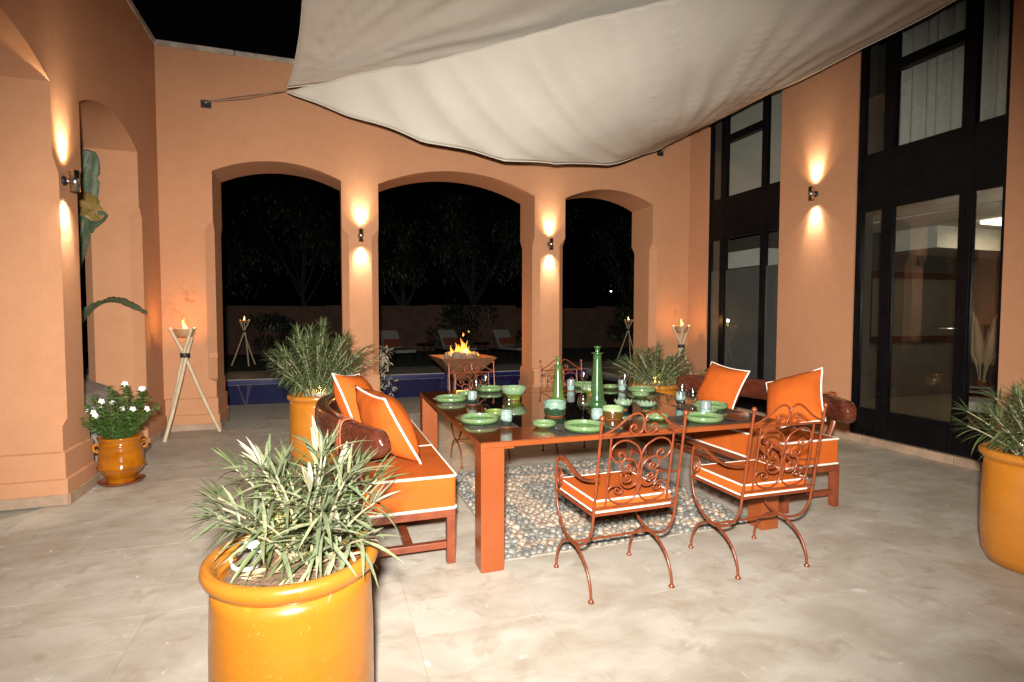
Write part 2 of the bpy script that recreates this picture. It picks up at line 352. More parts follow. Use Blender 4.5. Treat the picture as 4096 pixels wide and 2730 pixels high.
def spline(P, k=6):
    P = [Vector(p) for p in P]; out = []
    for i in range(len(P) - 1):
        a = P[max(i - 1, 0)]; b = P[i]; c = P[i + 1]; d = P[min(i + 2, len(P) - 1)]
        for j in range(k):
            t = j / k
            out.append(.5 * ((2 * b) + (c - a) * t + (2 * a - 5 * b + 4 * c - d) * t * t + (3 * b - a - 3 * c + d) * t ** 3))
    out.append(P[-1]); return out
rng = random.Random(7)

# ------------------------------------------------------------------ walls
XL, YB, XR, ZT = -1.96, 7.96, 5.897, 4.81
def arch_z(u, a, b, sp, ap):
    h = (b - a) / 2; rise = ap - sp; rad = (h * h + rise * rise) / (2 * rise); x = u - (a + b) / 2
    return sp + math.sqrt(max(rad * rad - x * x, 0)) - (rad - rise)
def arch_panel(u0, u1, ops, z0, zt, v0, v1, swap):
    # solid panel above z0 with arched cut-outs; u along the wall, v through it
    us = [(u0, None)]
    for o in ops:
        a, b = o[0], o[1]; us += [(a, None), (a, o)] + [(a + (b - a) * i / 28, o) for i in range(1, 28)] + [(b, o), (b, None)]
    us.append((u1, None)); mb = MB()
    P = lambda u, v, z: (v, u, z) if swap else (u, v, z)
    rows = []
    for u, o in us:
        zb = z0 if o is None else arch_z(u, *o); rows.append((u, zb))
    n = 7
    for i in range(len(rows) - 1):
        (ua, za), (ub, zb) = rows[i], rows[i + 1]
        if abs(ua - ub) > 1e-6:
            mb.add([P(ua, v0, za), P(ub, v0, zb), P(ub, v0, zt), P(ua, v0, zt)], [(0, 1, 2, 3)])
            mb.add([P(ua, v1, za), P(ub, v1, zb), P(ub, v1, zt), P(ua, v1, zt)], [(3, 2, 1, 0)])
            mb.add([P(ua, v0, zt), P(ub, v0, zt), P(ub, v1, zt), P(ua, v1, zt)], [(0, 1, 2, 3)])
        mb.add([P(ua, v0, za), P(ub, v0, zb), P(ub, v1, zb), P(ua, v1, za)], [(0, 3, 2, 1)], smooth=abs(ua - ub) > 1e-6)
    for u, z in ((u0, z0), (u1, z0)):
        mb.add([P(u, v0, z), P(u, v1, z), P(u, v1, zt), P(u, v0, zt)], [(0, 1, 2, 3)])
    return mb
def pier(u0, u1, v0, v1, swap, open_sides=(1, 1), z1=2.70):
    # stepped plinth, chamfered shaft, square head
    rings = [(0, .035, .004), (.195, .035, .004), (.205, .018, .004), (.405, .018, .004), (.415, 0, .004), (.612, 0, .004), (.66, 0, .095), (2.58, 0, .095), (z1, 0, .003)]
    mb = MB(); vs = []
    for z, g, c in rings:
        ca = c if open_sides[0] else .001; cb = c if open_sides[1] else .001
        ga = g if open_sides[0] else 0; gb = g if open_sides[1] else 0
        a, b, p, q = u0 - ga, u1 + gb, v0 - (g if v0 < v1 else -g), v1 + (g if v0 < v1 else -g)
        s = 1 if v1 > v0 else -1
        ring = [(a + ca, p), (b - cb, p), (b, p + s * cb), (b, q - s * cb), (b - cb, q), (a + ca, q), (a, q - s * ca), (a, p + s * ca)]
        vs += [((v, u, z) if swap else (u, v, z)) for u, v in ring]
    fs = [(i * 8 + k, i * 8 + (k + 1) % 8, (i + 1) * 8 + (k + 1) % 8, (i + 1) * 8 + k) for i in range(len(rings) - 1) for k in range(8)]
    return mb.add(vs, fs)
def coping(parent, x0, x1, y0, y1, along):
    L = (y1 - y0) if along == 'y' else (x1 - x0); n = max(2, int(L / 1.2))
    for i in range(n):
        h = .06 + rng.random() * .02; e = .002
        if along == 'y': b = MB().box(x0 - .015, x1 + .02, y0 + L * i / n + e, y0 + L * (i + 1) / n - e, ZT + .001, ZT + h)
        else: b = MB().box(x0 + L * i / n + e, x0 + L * (i + 1) / n - e, y0 - .02, y1 + .015, ZT + .001, ZT + h)
        b.build('coping_stone', 'coping', parent, bevel=.008)
def skirt(parent, a, b, out, h=.085, t=.014, piece=.40):
    # row of skirting tiles from a to b (xy), standing proud towards out
    a = Vector((*a, 0)); b = Vector((*b, 0)); o = Vector((*out, 0)); L = (b - a).length; n = max(1, round(L / piece)); d = (b - a) / L
    for i in range(n):
        p = a + d * (L * i / n + .002); q = a + d * (L * (i + 1) / n - .002)
        hh = h + rng.uniform(-.003, .003); vs = []
        for z in (.001, hh): vs += [(*(p + o * .002).xy, z), (*(q + o * .002).xy, z), (*(q + o * t).xy, z), (*(p + o * t).xy, z)]
        MB().add(vs, [(0, 3, 2, 1), (4, 5, 6, 7), (0, 1, 5, 4), (1, 2, 6, 5), (2, 3, 7, 6), (3, 0, 4, 7)]).build('skirting_tile', 'skirting', parent, bevel=.003, seg=1)

# back arcade
bw = thing('arcade_wall', 'terracotta plaster wall with three arches opening onto the pool', 'wall', (0, 0, 0))
YB2 = 8.62
arch_panel(XL, XR, [(-1.36, .22, 3.33, 3.515), (.717, 3.07, 3.325, 3.592), (3.585, 5.178, 3.325, 3.517)], 2.70, ZT, YB, YB2, False).build('wall_panel', 'stucco', bw)
for a, b, os_ in ((XL, -1.36, (0, 1)), (.22, .717, (1, 1)), (3.07, 3.585, (1, 1)), (5.178, XR, (1, 0))):
    pier(a, b, YB, YB2, False, os_).build('pier', 'stucco', bw)
coping(bw, XL - .5, XR, YB, YB2, 'x')
g = .035
skirt(bw, (XL + .036, YB - g), (-1.36 + g, YB - g), (0, -1)); skirt(bw, (-1.36 + g, YB - g), (-1.36 + g, YB2), (1, 0))
for a, b in ((.22, .717), (3.07, 3.585)):
    skirt(bw, (a - g, YB - g), (b + g, YB - g), (0, -1)); skirt(bw, (a - g, YB - g), (a - g, YB2), (-1, 0)); skirt(bw, (b + g, YB - g), (b + g, YB2), (1, 0))
skirt(bw, (5.178 - g, YB - g), (XR - .02, YB - g), (0, -1)); skirt(bw, (5.178 - g, YB - g), (5.178 - g, YB2), (-1, 0))
MB().box(-1.44, -1.34, YB - .004, YB, .93, .995).build('socket_cover', 'stucco', bw, bevel=.002)
# side arcade
lw = thing('side_arcade_wall', 'terracotta plaster wall with deep arches, tropical leaves behind it', 'wall')
XL2 = -2.51
arch_panel(-1.5, YB, [(3.42, 5.14, 3.25, 3.47), (5.66, 7.18, 3.29, 3.475)], 2.70, ZT, XL, XL2, True).build('wall_panel', 'stucco', lw)
for a, b, os_ in ((-1.5, 3.42, (0, 1)), (5.14, 5.66, (1, 1)), (7.18, YB, (1, 0))):
    pier(a, b, XL, XL2, True, os_).build('pier', 'stucco', lw)
coping(lw, XL2, XL, -1.5, YB - .03, 'y')
skirt(lw, (XL + g, 5.14 - g), (XL + g, 5.66 + g), (1, 0)); skirt(lw, (XL2, 5.14 - g), (XL + g, 5.14 - g), (0, -1))
skirt(lw, (XL + g, 7.18 - g), (XL + g, YB - g - .016), (1, 0)); skirt(lw, (XL2, 7.18 - g), (XL + g, 7.18 - g), (0, -1))
MB().box(XL + .034, XL + .041, 7.60, 7.66, .30, .37).build('socket_cover', 'stucco', lw)
# window wall
rw = thing('window_wall', 'tall terracotta plaster wall between the two black framed windows', 'wall')
ZR = 6.2
W1, W2 = (5.985, 7.475), (3.340, 4.848)
for y0, y1 in ((-1.5, W2[0]), (W2[1], W1[0]), (W1[1], YB)):
    MB().box(XR, XR + .28, y0, y1, 0, ZR).build('wall_panel', 'stucco', rw)
for y0, y1 in (W1, W2): MB().box(XR, XR + .28, y0, y1, 5.35, ZR).build('wall_panel', 'stucco', rw)
skirt(rw, (XR, W2[1]), (XR, W1[0]), (-1, 0)); skirt(rw, (XR, W1[1]), (XR, YB - .05), (-1, 0)); skirt(rw, (XR, 1.2), (XR, W2[0]), (-1, 0))

# ------------------------------------------------------------------ windows on the right
def window(name, label, y0, y1, film, curtain):
    o = thing(name, label, 'window', (XR, (y0 + y1) / 2, 0))
    c = (y0 + y1) / 2; L = lambda y: y - c
    ys = [y1 - .058, y1 - .305, y1 - .425, y1 - 1.10, y1 - 1.215, y1 - 1.47] if not film else [y1 - .03, y1 - .262, y1 - .375, y1 - 1.115, y1 - 1.2, y1 - 1.475]
    f = MB()   # frame bars, butted so that no faces coincide
    xa, xb = .02, .10
    f.box(xa, xb, L(ys[0]), L(y1), .095, 5.33); f.box(xa, xb, L(y0), L(ys[5]), .095, 5.33)
    f.box(xa + .004, xb, L(ys[2]), L(ys[1]), .10, 5.32); f.box(xa + .004, xb, L(ys[4]), L(ys[3]), .10, 5.32)
    cols = ((ys[1], ys[0]), (ys[3], ys[2]), (ys[5], ys[4]))
    for i, (a, b) in enumerate(cols):
        f.box(xa + .008, xb - .004, L(a), L(b), .10, .41); f.box(xa + .008, xb - .004, L(a), L(b), 2.69, 3.335)
        f.box(xa + .008, xb - .004, L(a), L(b), 5.20, 5.33)
        if i == 1: f.box(xa + .008, xb - .004, L(a), L(b), 4.165, 4.275)
    f.build('frame', 'black_frame', o, bevel=.004)
    MB().box(.101, .279, L(y1) - .008, L(y1) - .001, .095, 5.33).build('reveal_lining', 'room_wall', o)
    for a, b in cols:
        k = MB()   # raised moulding on the kick panel
        for p, q, r_, s in ((a + .02, b - .02, .135, .145), (a + .02, b - .02, .365, .375), (a + .02, a + .03, .145, .365), (b - .03, b - .02, .145, .365)):
            k.box(xa - .002, xa + .008, L(p), L(q), r_, s)
        k.build('kick_panel_moulding', 'black_frame', o)
    for i, (a, b) in enumerate(cols):
        for z0, z1 in (((.41, 2.69), (3.335, 4.165), (4.275, 5.2)) if i == 1 else ((.41, 2.69), (3.335, 5.2))):
            MB().box(.055, .061, L(a), L(b), z0, z1).build('pane', 'window_glass', o)
            if film and z0 < 1: MB().box(.0625, .064, L(a), L(b), z0, 2.20).build('frosted_film', 'frosted', o)
    for yy in (ys[1] - .045, ys[3] - .05):
        for zz in (.55, 1.5, 2.45): MB().lathe([(.009, 0), (.009, .09)], 10).build('hinge', 'black_frame', o, loc=(xa - .004, L(yy), zz))
    if not film:
        h = MB(); h.tube([(xa + .004, L(ys[3] - .03), 1.36), (xa - .045, L(ys[3] - .03), 1.36), (xa - .05, L(ys[3] + .10), 1.36)], .008, 8)
        h.build('door_handle', 'steel', o)
        MB().box(xa - .002, xa + .004, L(ys[3] - .05), L(ys[3] - .012), 1.26, 1.42).build('lock_plate', 'black_frame', o)
    y = y0 + .002
    while y < y1 - .01:
        e = min(y + rng.uniform(.28, .44), y1 - .002)
        MB().box(-.012, .10, L(y), L(e) - .003, .001, .092 + rng.uniform(-.002, .002)).build('threshold_stone', 'skirting', o, bevel=.004, seg=1); y = e
    return o
window('narrow_window', 'tall black framed window with frosted lower panes beside the torch', W1[0], W1[1], True, False)
window('french_door', 'tall black framed glass door with curtain above, beside the wall lamp', W2[0], W2[1], False, True)
# rooms behind the glass: a deep salon behind the door, a shallow lobby behind the frosted window
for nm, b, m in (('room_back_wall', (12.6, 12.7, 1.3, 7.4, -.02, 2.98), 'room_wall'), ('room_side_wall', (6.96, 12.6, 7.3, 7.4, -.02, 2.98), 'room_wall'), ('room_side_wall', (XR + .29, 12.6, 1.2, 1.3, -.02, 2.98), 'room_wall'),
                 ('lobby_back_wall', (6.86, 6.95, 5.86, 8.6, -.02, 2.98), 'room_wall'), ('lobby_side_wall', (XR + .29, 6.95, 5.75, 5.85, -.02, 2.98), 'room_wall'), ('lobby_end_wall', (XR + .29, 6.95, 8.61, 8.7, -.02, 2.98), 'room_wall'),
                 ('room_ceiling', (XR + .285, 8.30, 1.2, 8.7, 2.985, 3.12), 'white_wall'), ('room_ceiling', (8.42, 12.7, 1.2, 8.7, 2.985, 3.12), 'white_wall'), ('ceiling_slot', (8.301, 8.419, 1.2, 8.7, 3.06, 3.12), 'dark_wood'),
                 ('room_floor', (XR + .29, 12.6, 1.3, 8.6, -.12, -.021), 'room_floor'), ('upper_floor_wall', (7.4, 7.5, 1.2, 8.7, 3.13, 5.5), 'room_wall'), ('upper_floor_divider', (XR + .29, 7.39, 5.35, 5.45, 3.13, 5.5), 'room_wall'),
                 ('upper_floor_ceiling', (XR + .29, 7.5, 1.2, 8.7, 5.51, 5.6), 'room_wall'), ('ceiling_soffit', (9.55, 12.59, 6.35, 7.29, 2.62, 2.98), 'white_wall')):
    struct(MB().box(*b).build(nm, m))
cl = MB().box(9.75, 11.2, 5.15, 5.85, 2.93, 2.98).build('ceiling_light', 'room_lamp'); tag(cl, 'glowing warm ceiling light panel inside the room behind glass door', 'light')
lamp('room_glow', 'AREA', (10.4, 5.5, 2.90), 14, (1, .74, .45), aim=(10.4, 5.5, 0), size=.7)
lamp('room_cove_glow', 'AREA', (8.6, 3.2, 2.2), 26, (1, .86, .66), aim=(8.7, 4.2, 4), size=.8)
pf = thing('large_picture', 'huge dark wooden picture frame on the wall inside the room', 'picture', (10.45, 7.29, 1.65))
MB().box(-1.15, 1.15, -.012, -.002, -.53, .53).build('canvas_panel', 'room_wall', pf)
for b in ((-1.27, 1.27, -.04, -.002, .532, .65), (-1.27, 1.27, -.04, -.002, -.65, -.532), (-1.27, -1.152, -.04, -.002, -.53, .53), (1.152, 1.27, -.04, -.002, -.53, .53)): MB().box(*b).build('frame_bar', 'dark_wood', pf, bevel=.01)
ac = thing('armchair', 'pale upholstered wooden chair inside the room behind the glass door', 'chair', (7.35, 4.22, -.02), R(215))
MB().box(-.27, .27, -.27, .27, .40, .52).build('seat', 'upholstery', ac, bevel=.04); MB().box(-.27, .27, .2, .3, .56, .95).build('backrest', 'upholstery', ac, bevel=.04)
for x in (-.28, .28):
    for y in (-.25, .27): MB().box(x - .025, x + .025, y - .025, y + .025, 0, .62 if y < 0 else .56).build('leg', 'dark_wood', ac, bevel=.004)
    MB().box(x - .03, x + .03, -.28, .3, .62, .655).build('armrest', 'dark_wood', ac, bevel=.008)
pv = thing('pampas_vase', 'dried pampas plumes in a vase inside the room behind glass', 'vase', (8.15, 4.80, -.02))
MB().lathe([(.1, 0), (.16, .2), (.14, .45), (.07, .6), (.08, .66)], 18).build('vase', 'brown_glaze', pv)
for k in range(6):
    a = k * 1.1; m = MB(); pts = [(.02 * math.cos(a), .02 * math.sin(a), .6), (.08 * math.cos(a), .08 * math.sin(a), 1.0), (.22 * math.cos(a), .22 * math.sin(a), 1.5 + .08 * (k % 3))]
    m.tube(spline(pts), [.006] * 4 + [.012, .03, .05, .055, .05, .04, .028, .015, .004], 8); m.build('plume', 'pampas', pv)
cu = MB(); vs = []; n = 70
for j in range(2):
    for i in range(n): y = 3.36 + 1.42 * i / (n - 1); vs.append((6.42 + .045 * math.sin(i * .95 + j * .3) + .03 * math.sin(i * .37 + .8), y + (.02 * math.sin(i) if j else 0), 3.16 if j == 0 else 5.4))
cu.add(vs, [(i, i + 1, n + i + 1, n + i) for i in range(n - 1)], True)
cuo = cu.build('sheer_curtain', 'cream_mattress'); tag(cuo, 'pale hanging curtain behind the upper panes of the glass door', 'curtain'); cuo.modifiers.new('t', 'SOLIDIFY').thickness = .004
tag(MB().box(6.30, 6.305, 6.0, 7.47, 3.05, 5.4).build('roller_blind', 'upholstery'), 'grey roller blind behind the upper panes of the frosted window', 'blind')
bx = MB().box(6.45, 6.855, 6.9, 7.75, 2.28, 2.55).build('ceiling_duct_box', 'white_wall'); tag(bx, 'pale boxed ceiling corner seen above the frosted film', 'ceiling box')

# ------------------------------------------------------------------ floor
fl = MB().box(-2.5, XR - .003, -1.5, 10.05, -.12, -.012).build('courtyard_floor', 'grout'); struct(fl, 'pale stone tiled courtyard floor')
TX, TY, X0, Y0 = .615, .3085, .375, .306
BX0, BX1, BY0, BY1 = 1.02, 2.89, 3.09, 4.97          # pebble bed
tm = MB().box(-TX / 2 + .0005, TX / 2 - .0005, -TY / 2 + .0005, TY / 2 - .0005, -.012, 0).mesh('tile')
for j in range(2, 34):
    for i in range(-5, 10):
        x0, y0 = X0 + i * TX, Y0 + j * TY; x1, y1 = x0 + TX, y0 + TY
        if x1 < XL - .55 or x0 > XR or y1 > 10.05: continue
        if x1 < XL and not (5.7 < y0 < 7.2): continue
        if x0 < -.9 and y1 < 3.6 and x1 < y1 * -.60 : continue
        if x0 > 1.75 * y1 + .9: continue
        if y0 > 8.0 and (j % 1 or x0 < -1.4): continue
        cx0, cx1, cy0, cy1 = x0, min(x1, XR - .004), y0, y1
        if x0 >= BX0 and x1 <= BX1 and y0 >= BY0 and y1 <= BY1: continue
        if x1 <= BX0 or x0 >= BX1 or y1 <= BY0 or y0 >= BY1:
            if cx1 == x1: link('tile', tm, 'stone_tile', fl, loc=((x0 + x1) / 2, (y0 + y1) / 2, rng.uniform(-.0003, .0003)))
            else: MB().box(cx0 + .0012, cx1, cy0 + .0012, cy1 - .0012, -.012, 0).build('tile', 'stone_tile', fl)
        else:   # tile cut round the pebble bed
            for (a, b, c, d) in ((x0, min(x1, BX0), y0, y1), (max(x0, BX1), x1, y0, y1), (max(x0, BX0), min(x1, BX1), y0, min(y1, BY0)), (max(x0, BX0), min(x1, BX1), max(y0, BY1), y1)):
                if b - a > .02 and d - c > .02: MB().box(a + .0012, b - .0012, c + .0012, d - .0012, -.012, 0).build('tile', 'stone_tile', fl)
# ------------------------------------------------------------------ pebble bed
pb = thing('pebble_inlay', 'square inlay of grey and pink river pebbles under the table', 'pebble mosaic', ((BX0 + BX1) / 2, (BY0 + BY1) / 2, 0))
BW, BD = BX1 - BX0, BY1 - BY0
MB().box(-BW / 2 + .001, BW / 2 - .001, -BD / 2 + .001, BD / 2 - .001, -.011, .004).build('mortar_bed', 'mortar', pb)
def pebble_mesh(seed):
    r_ = random.Random(seed); vs = []; n, m = 8, 5
    for j in range(1, m):
        ph = math.pi * j / m
        for i in range(n): vs.append((math.sin(ph) * math.cos(2 * math.pi * i / n) * (1 + r_.uniform(-.12, .12)), math.sin(ph) * math.sin(2 * math.pi * i / n) * (1 + r_.uniform(-.12, .12)), math.cos(ph)))
    t_ = len(vs); vs += [(0, 0, 1), (0, 0, -1)]; fs = []
    for j in range(m - 2):
        for i in range(n): fs.append((j * n + i, (j + 1) * n + i, (j + 1) * n + (i + 1) % n, j * n + (i + 1) % n))
    for i in range(n): fs.append((t_, i, (i + 1) % n)); fs.append((t_ + 1, (m - 2) * n + (i + 1) % n, (m - 2) * n + i))
    return vs, fs
PM = [pebble_mesh(i) for i in range(6)]
pts = []; r_ = random.Random(3)
step = .051; rows = int(BD / (step * .87))
for j in range(rows):
    for i in range(int(BW / step) + 1):
        x = -BW / 2 + .026 + (i + (.5 if j % 2 else 0)) * step + r_.uniform(-.011, .011); y = -BD / 2 + .026 + j * step * .87 + r_.uniform(-.010, .010)
        if abs(x) > BW / 2 - .018 or abs(y) > BD / 2 - .018: continue
        d = min(BW / 2 - abs(x), BD / 2 - abs(y)) + r_.uniform(-.012, .012) + .05 * mnoise.noise(Vector((x * 3, y * 3, 0)))
        pink = (.13 < d < .20) or (.33 < d < .56)
        if r_.random() < .03: pink = not pink
        pts.append((x, y, pink, r_.uniform(.022, .033), r_.uniform(.65, 1.0), r_.uniform(0, 6.28), r_.randrange(6), r_.uniform(.55, .8), r_.uniform(-.35, .35)))
wx, wy = pb.location.x, pb.location.y
def hidden(x, y): return False
pts.sort(key=lambda q: (wx + q[0]) ** 2 * .3 + (wy + q[1]) ** 2 - q[3] * 20)
pme = {}
mass = {True: MB(), False: MB()}
for k, (x, y, pink, s, asp, a, v, zz, tl) in enumerate(pts):
    mtx = Matrix.Translation((x, y, .004 + s * zz * .35)) @ Matrix.Rotation(a, 4, 'Z') @ Matrix.Rotation(tl, 4, 'X') @ Matrix.Diagonal((s, s * asp, s * zz, 1))
    if k < 296:
        key = (v, pink)
        if key not in pme:
            me = MB().add(*PM[v], True).mesh('pebble'); me.materials.append(MATS['pebble_pink' if pink else 'pebble_grey']); pme[key] = me
        o = link('pebble', pme[key], None, pb); o.matrix_local = mtx
    else: mass[pink].add(*PM[v], True, mtx)
for pink, nm in ((True, 'pink_pebbles'), (False, 'grey_pebbles')):
    mass[pink].build(nm, 'pebble_pink_mass' if pink else 'pebble_grey_mass', pb)['kind'] = 'stuff'

# ------------------------------------------------------------------ table
TX0, TY0, TW, TD, TH = .826, 2.9607, 2.146, 2.189, .76
tb = thing('dining_table', 'large square rust lacquered table with dark glass top laid for dinner', 'table', (TX0 + TW / 2, TY0 + TD / 2, 0), -.004)
hx, hy, bo = TW / 2, TD / 2, .345
for b in ((-hx, hx, -hy, -hy + bo), (-hx, hx, hy - bo, hy), (-hx, -hx + bo, -hy + bo, hy - bo), (hx - bo, hx, -hy + bo, hy - bo)):
    MB().box(*b, TH - .006, TH).build('top_border', 'table_top', tb)
MB().box(-hx + bo + .001, hx - bo - .001, -hy + bo + .001, hy - bo - .001, TH - .012, TH - .0015).build('glass_panel', 'table_glass', tb)
for b in ((-hx, hx, -hy, -hy + .05), (-hx, hx, hy - .05, hy), (-hx, -hx + .05, -hy + .05, hy - .05), (hx - .05, hx, -hy + .05, hy - .05)):
    MB().box(*b, TH - .036, TH - .0062).build('edge_bar', 'table_lacquer', tb, bevel=.002, seg=1)
MB().box(-hx + .05, hx - .05, -hy + .05, hy - .05, TH - .020, TH - .0125).build('under_tray', 'table_lacquer', tb)
for sx in (-1, 1):
    for sy in (-1, 1):
        x0, x1 = sorted((sx * hx, sx * (hx - .142))); y0, y1 = sorted((sy * hy, sy * (hy - .142)))
        MB().box(x0 + .001, x1 - .001, y0 + .001, y1 - .001, .002, TH - .0365).build('leg', 'table_lacquer', tb, bevel=.003)
        x0, x1 = sorted((sx * (hx - .143), sx * (hx - .20))); MB().box(x0, x1, min(sy * hy, sy * (hy - .05)) + .002, max(sy * hy, sy * (hy - .05)) - .002, TH - .046, TH - .0365).build('gusset', 'table_lacquer', tb)

# ------------------------------------------------------------------ iron chair
def chair():
    o = thing('iron_chair', 'x', 'chair')
    sx = .247; zr, zt_ = .50, .875
    by = lambda z: -.235 - .155 * (z - .46)
    ip = 'iron_paint'
    for s in (-1, 1):
        x = s * sx
        a = [(x, -.215 + 0 * k, 0) for k in ()]
        arch = [(x, .215 * math.cos(math.pi * k / 18), .012 + .222 * math.sin(math.pi * k / 18)) for k in range(19)]
        MB().tube(arch, .0075, 8).build('foot_arch', ip, o)
        for yy in (-.215, .215): MB().lathe([(.016, 0), (.017, .004), (.011, .012), (.009, .02)], 12).build('foot', ip, o, loc=(x, yy, 0))
        u = [(x, -.232, .50)] + [(x, -.232 * math.cos(math.pi * k / 18) if k < 9 else -.215 * math.cos(math.pi * k / 18), .462 - .225 * math.sin(math.pi * k / 18)) for k in range(19)]
        u += [(x, .222, .52), (x, .222, .58), (x, .205, .635), (x, .17, .66), (x, .13, .655)]
        MB().tube(u, .0075, 8).build('side_hoop', ip, o)
        arm = spline([(x, .20, .64), (x, .17, .672), (x, .10, .668), (x, .0, .635), (x, -.10, .618), (x, -.19, .632), (x, by(.66), .66)], 6)
        MB().tube(arm, .017, 8, flat=.35, upv=(0, 0, 1)).build('armrest', ip, o)
        sp = [(x, .222, .50)]
        for k in range(34):
            t = k / 33; rr = .046 * (1 - t * .82); an = .3 + t * 11; sp.append((x, .172 + rr * math.cos(an), .545 + rr * 1.35 * math.sin(an)))
        MB().tube(sp, .0054, 6).build('arm_scroll', ip, o)
        post = [(x, by(z), z) for z in (.45, .6, .75, .9, .962)]
        MB().tube(post, .0075, 8).build('back_post', ip, o)
        MB().lathe([(.002, -.016), (.011, -.011), (.0155, 0), (.011, .011), (.002, .0155)], 12).build('finial', ip, o, loc=(x, by(.975), .975))
        MB().tube([(s * .185, by(zr), zr), (s * .185, by(zt_), zt_)], .006, 8).build('back_bar', ip, o)
    for z, r in ((zr, .007), (zt_, .007)): MB().tube([(-sx, by(z), z), (sx, by(z), z)], r, 8).build('back_rail', ip, o)
    MB().tube([(-sx, 0, .236), (sx, 0, .236)], .007, 8).build('stretcher', ip, o)
    for q in (((-sx, -.232, .462), (sx, -.232, .462)), ((-sx, .215, .462), (sx, .215, .462)), ((-sx, -.225, .462), (-sx, .21, .462)), ((sx, -.225, .462), (sx, .21, .462))):
        MB().tube(q, .008, 8).build('seat_bar', ip, o)
    for k in range(4): MB().box(-sx + .01, sx - .01, -.14 + .09 * k, -.12 + .09 * k, .459, .464).build('seat_slat', ip, o)
    # scroll work, traced for one half and mirrored
    curves = {'upper': [(1520, 540), (1543, 470), (1550, 400), (1552, 250), (1530, 150), (1480, 105), (1430, 88), (1370, 105), (1325, 150), (1305, 205), (1320, 250), (1355, 275), (1395, 265), (1420, 235), (1415, 205), (1390, 192), (1370, 205), (1372, 230), (1388, 236)],
              'middle': [(1448, 328), (1432, 333), (1425, 312), (1445, 300), (1465, 320), (1455, 350), (1420, 360), (1390, 340), (1383, 300), (1400, 265), (1445, 245), (1495, 265), (1522, 320), (1530, 400), (1528, 480), (1500, 570), (1440, 630), (1390, 645), (1320, 635), (1265, 585), (1268, 520), (1310, 485), (1355, 480), (1385, 510), (1380, 545), (1350, 557), (1325, 535), (1335, 510), (1355, 515)],
              'lower': [(1440, 420), (1424, 424), (1416, 406), (1438, 392), (1462, 410), (1454, 440), (1418, 447), (1385, 425), (1374, 400), (1385, 378), (1378, 440), (1395, 482), (1440, 500), (1490, 478), (1516, 420)]}
    def m1(X, Y):
        yl = 690 - .115 * (X - 1150); yu = 70 - .1 * (X - 1235); t = (yl - Y) / (yl - yu); xc = 1510 + 55 * t; xl = 1150 + 85 * t
        return (X - xc) / (xc - xl) * .245, zr + (zt_ - zr) * t
    for nm, c in curves.items():
        P = [m1(*q) for q in c]
        for s in (1, -1): MB().tube(spline([(s * x, by(z), z) for x, z in P], 4), .0052, 7).build('back_scroll', ip, o)
    cr = [(12, 1118), (200, 1020), (400, 860), (500, 805), (590, 815), (640, 880), (648, 960), (615, 1050), (540, 1085), (460, 1050), (448, 990), (490, 955), (530, 970), (527, 1005), (500, 1012)]
    for s in (1, -1):
        P = [(min((X - 650) / 640 * .248, -.004) * s, zt_ + max((1140 - .0775 * X - Y) / 2580, .006)) for X, Y in cr]
        MB().tube(spline([(x, by(z), z) for x, z in P], 5), .0060, 7).build('crest_scroll', ip, o)
    cu = MB().box(-.232, .232, -.222, .205, .468, .535).build('seat_cushion', 'fabric', o, bevel=.012, seg=3)
    for z in (.472, .531):
        q = .230; P = []
        for (cx, cy, a0) in ((q - .012, .203 - .012, 0), (-q + .012, .203 - .012, 90), (-q + .012, -.220 + .012, 180), (q - .012, -.220 + .012, 270)):
            for k in range(4): a = R(a0 + 30 * k); P.append((cx + .013 * math.cos(a), cy + .013 * math.sin(a), z))
        MB().tube(P, .0052, 7, closed=True).build('piping', 'piping', cu)
    return o
c0 = chair()
spots = [(1.517, 2.70, 0.02, 'orange cushioned iron chair seen from behind, nearer to the corner table leg'), (2.432, 2.665, -.015, 'orange cushioned iron chair seen from behind, next to the window bench'),
         (1.471, 5.345, math.pi + .02, 'wrought iron chair across the table, standing before the fire bowl'), (2.479, 5.30, math.pi - .02, 'wrought iron chair across the table, standing before the lamp pier')]
for i, (x, y, a, lb) in enumerate(spots):
    o = c0 if i == 0 else dup(c0)
    o.location = (x, y, 0); o.rotation_euler = (0, 0, a); o['label'] = lb; o['group'] = 'iron chairs around the table'

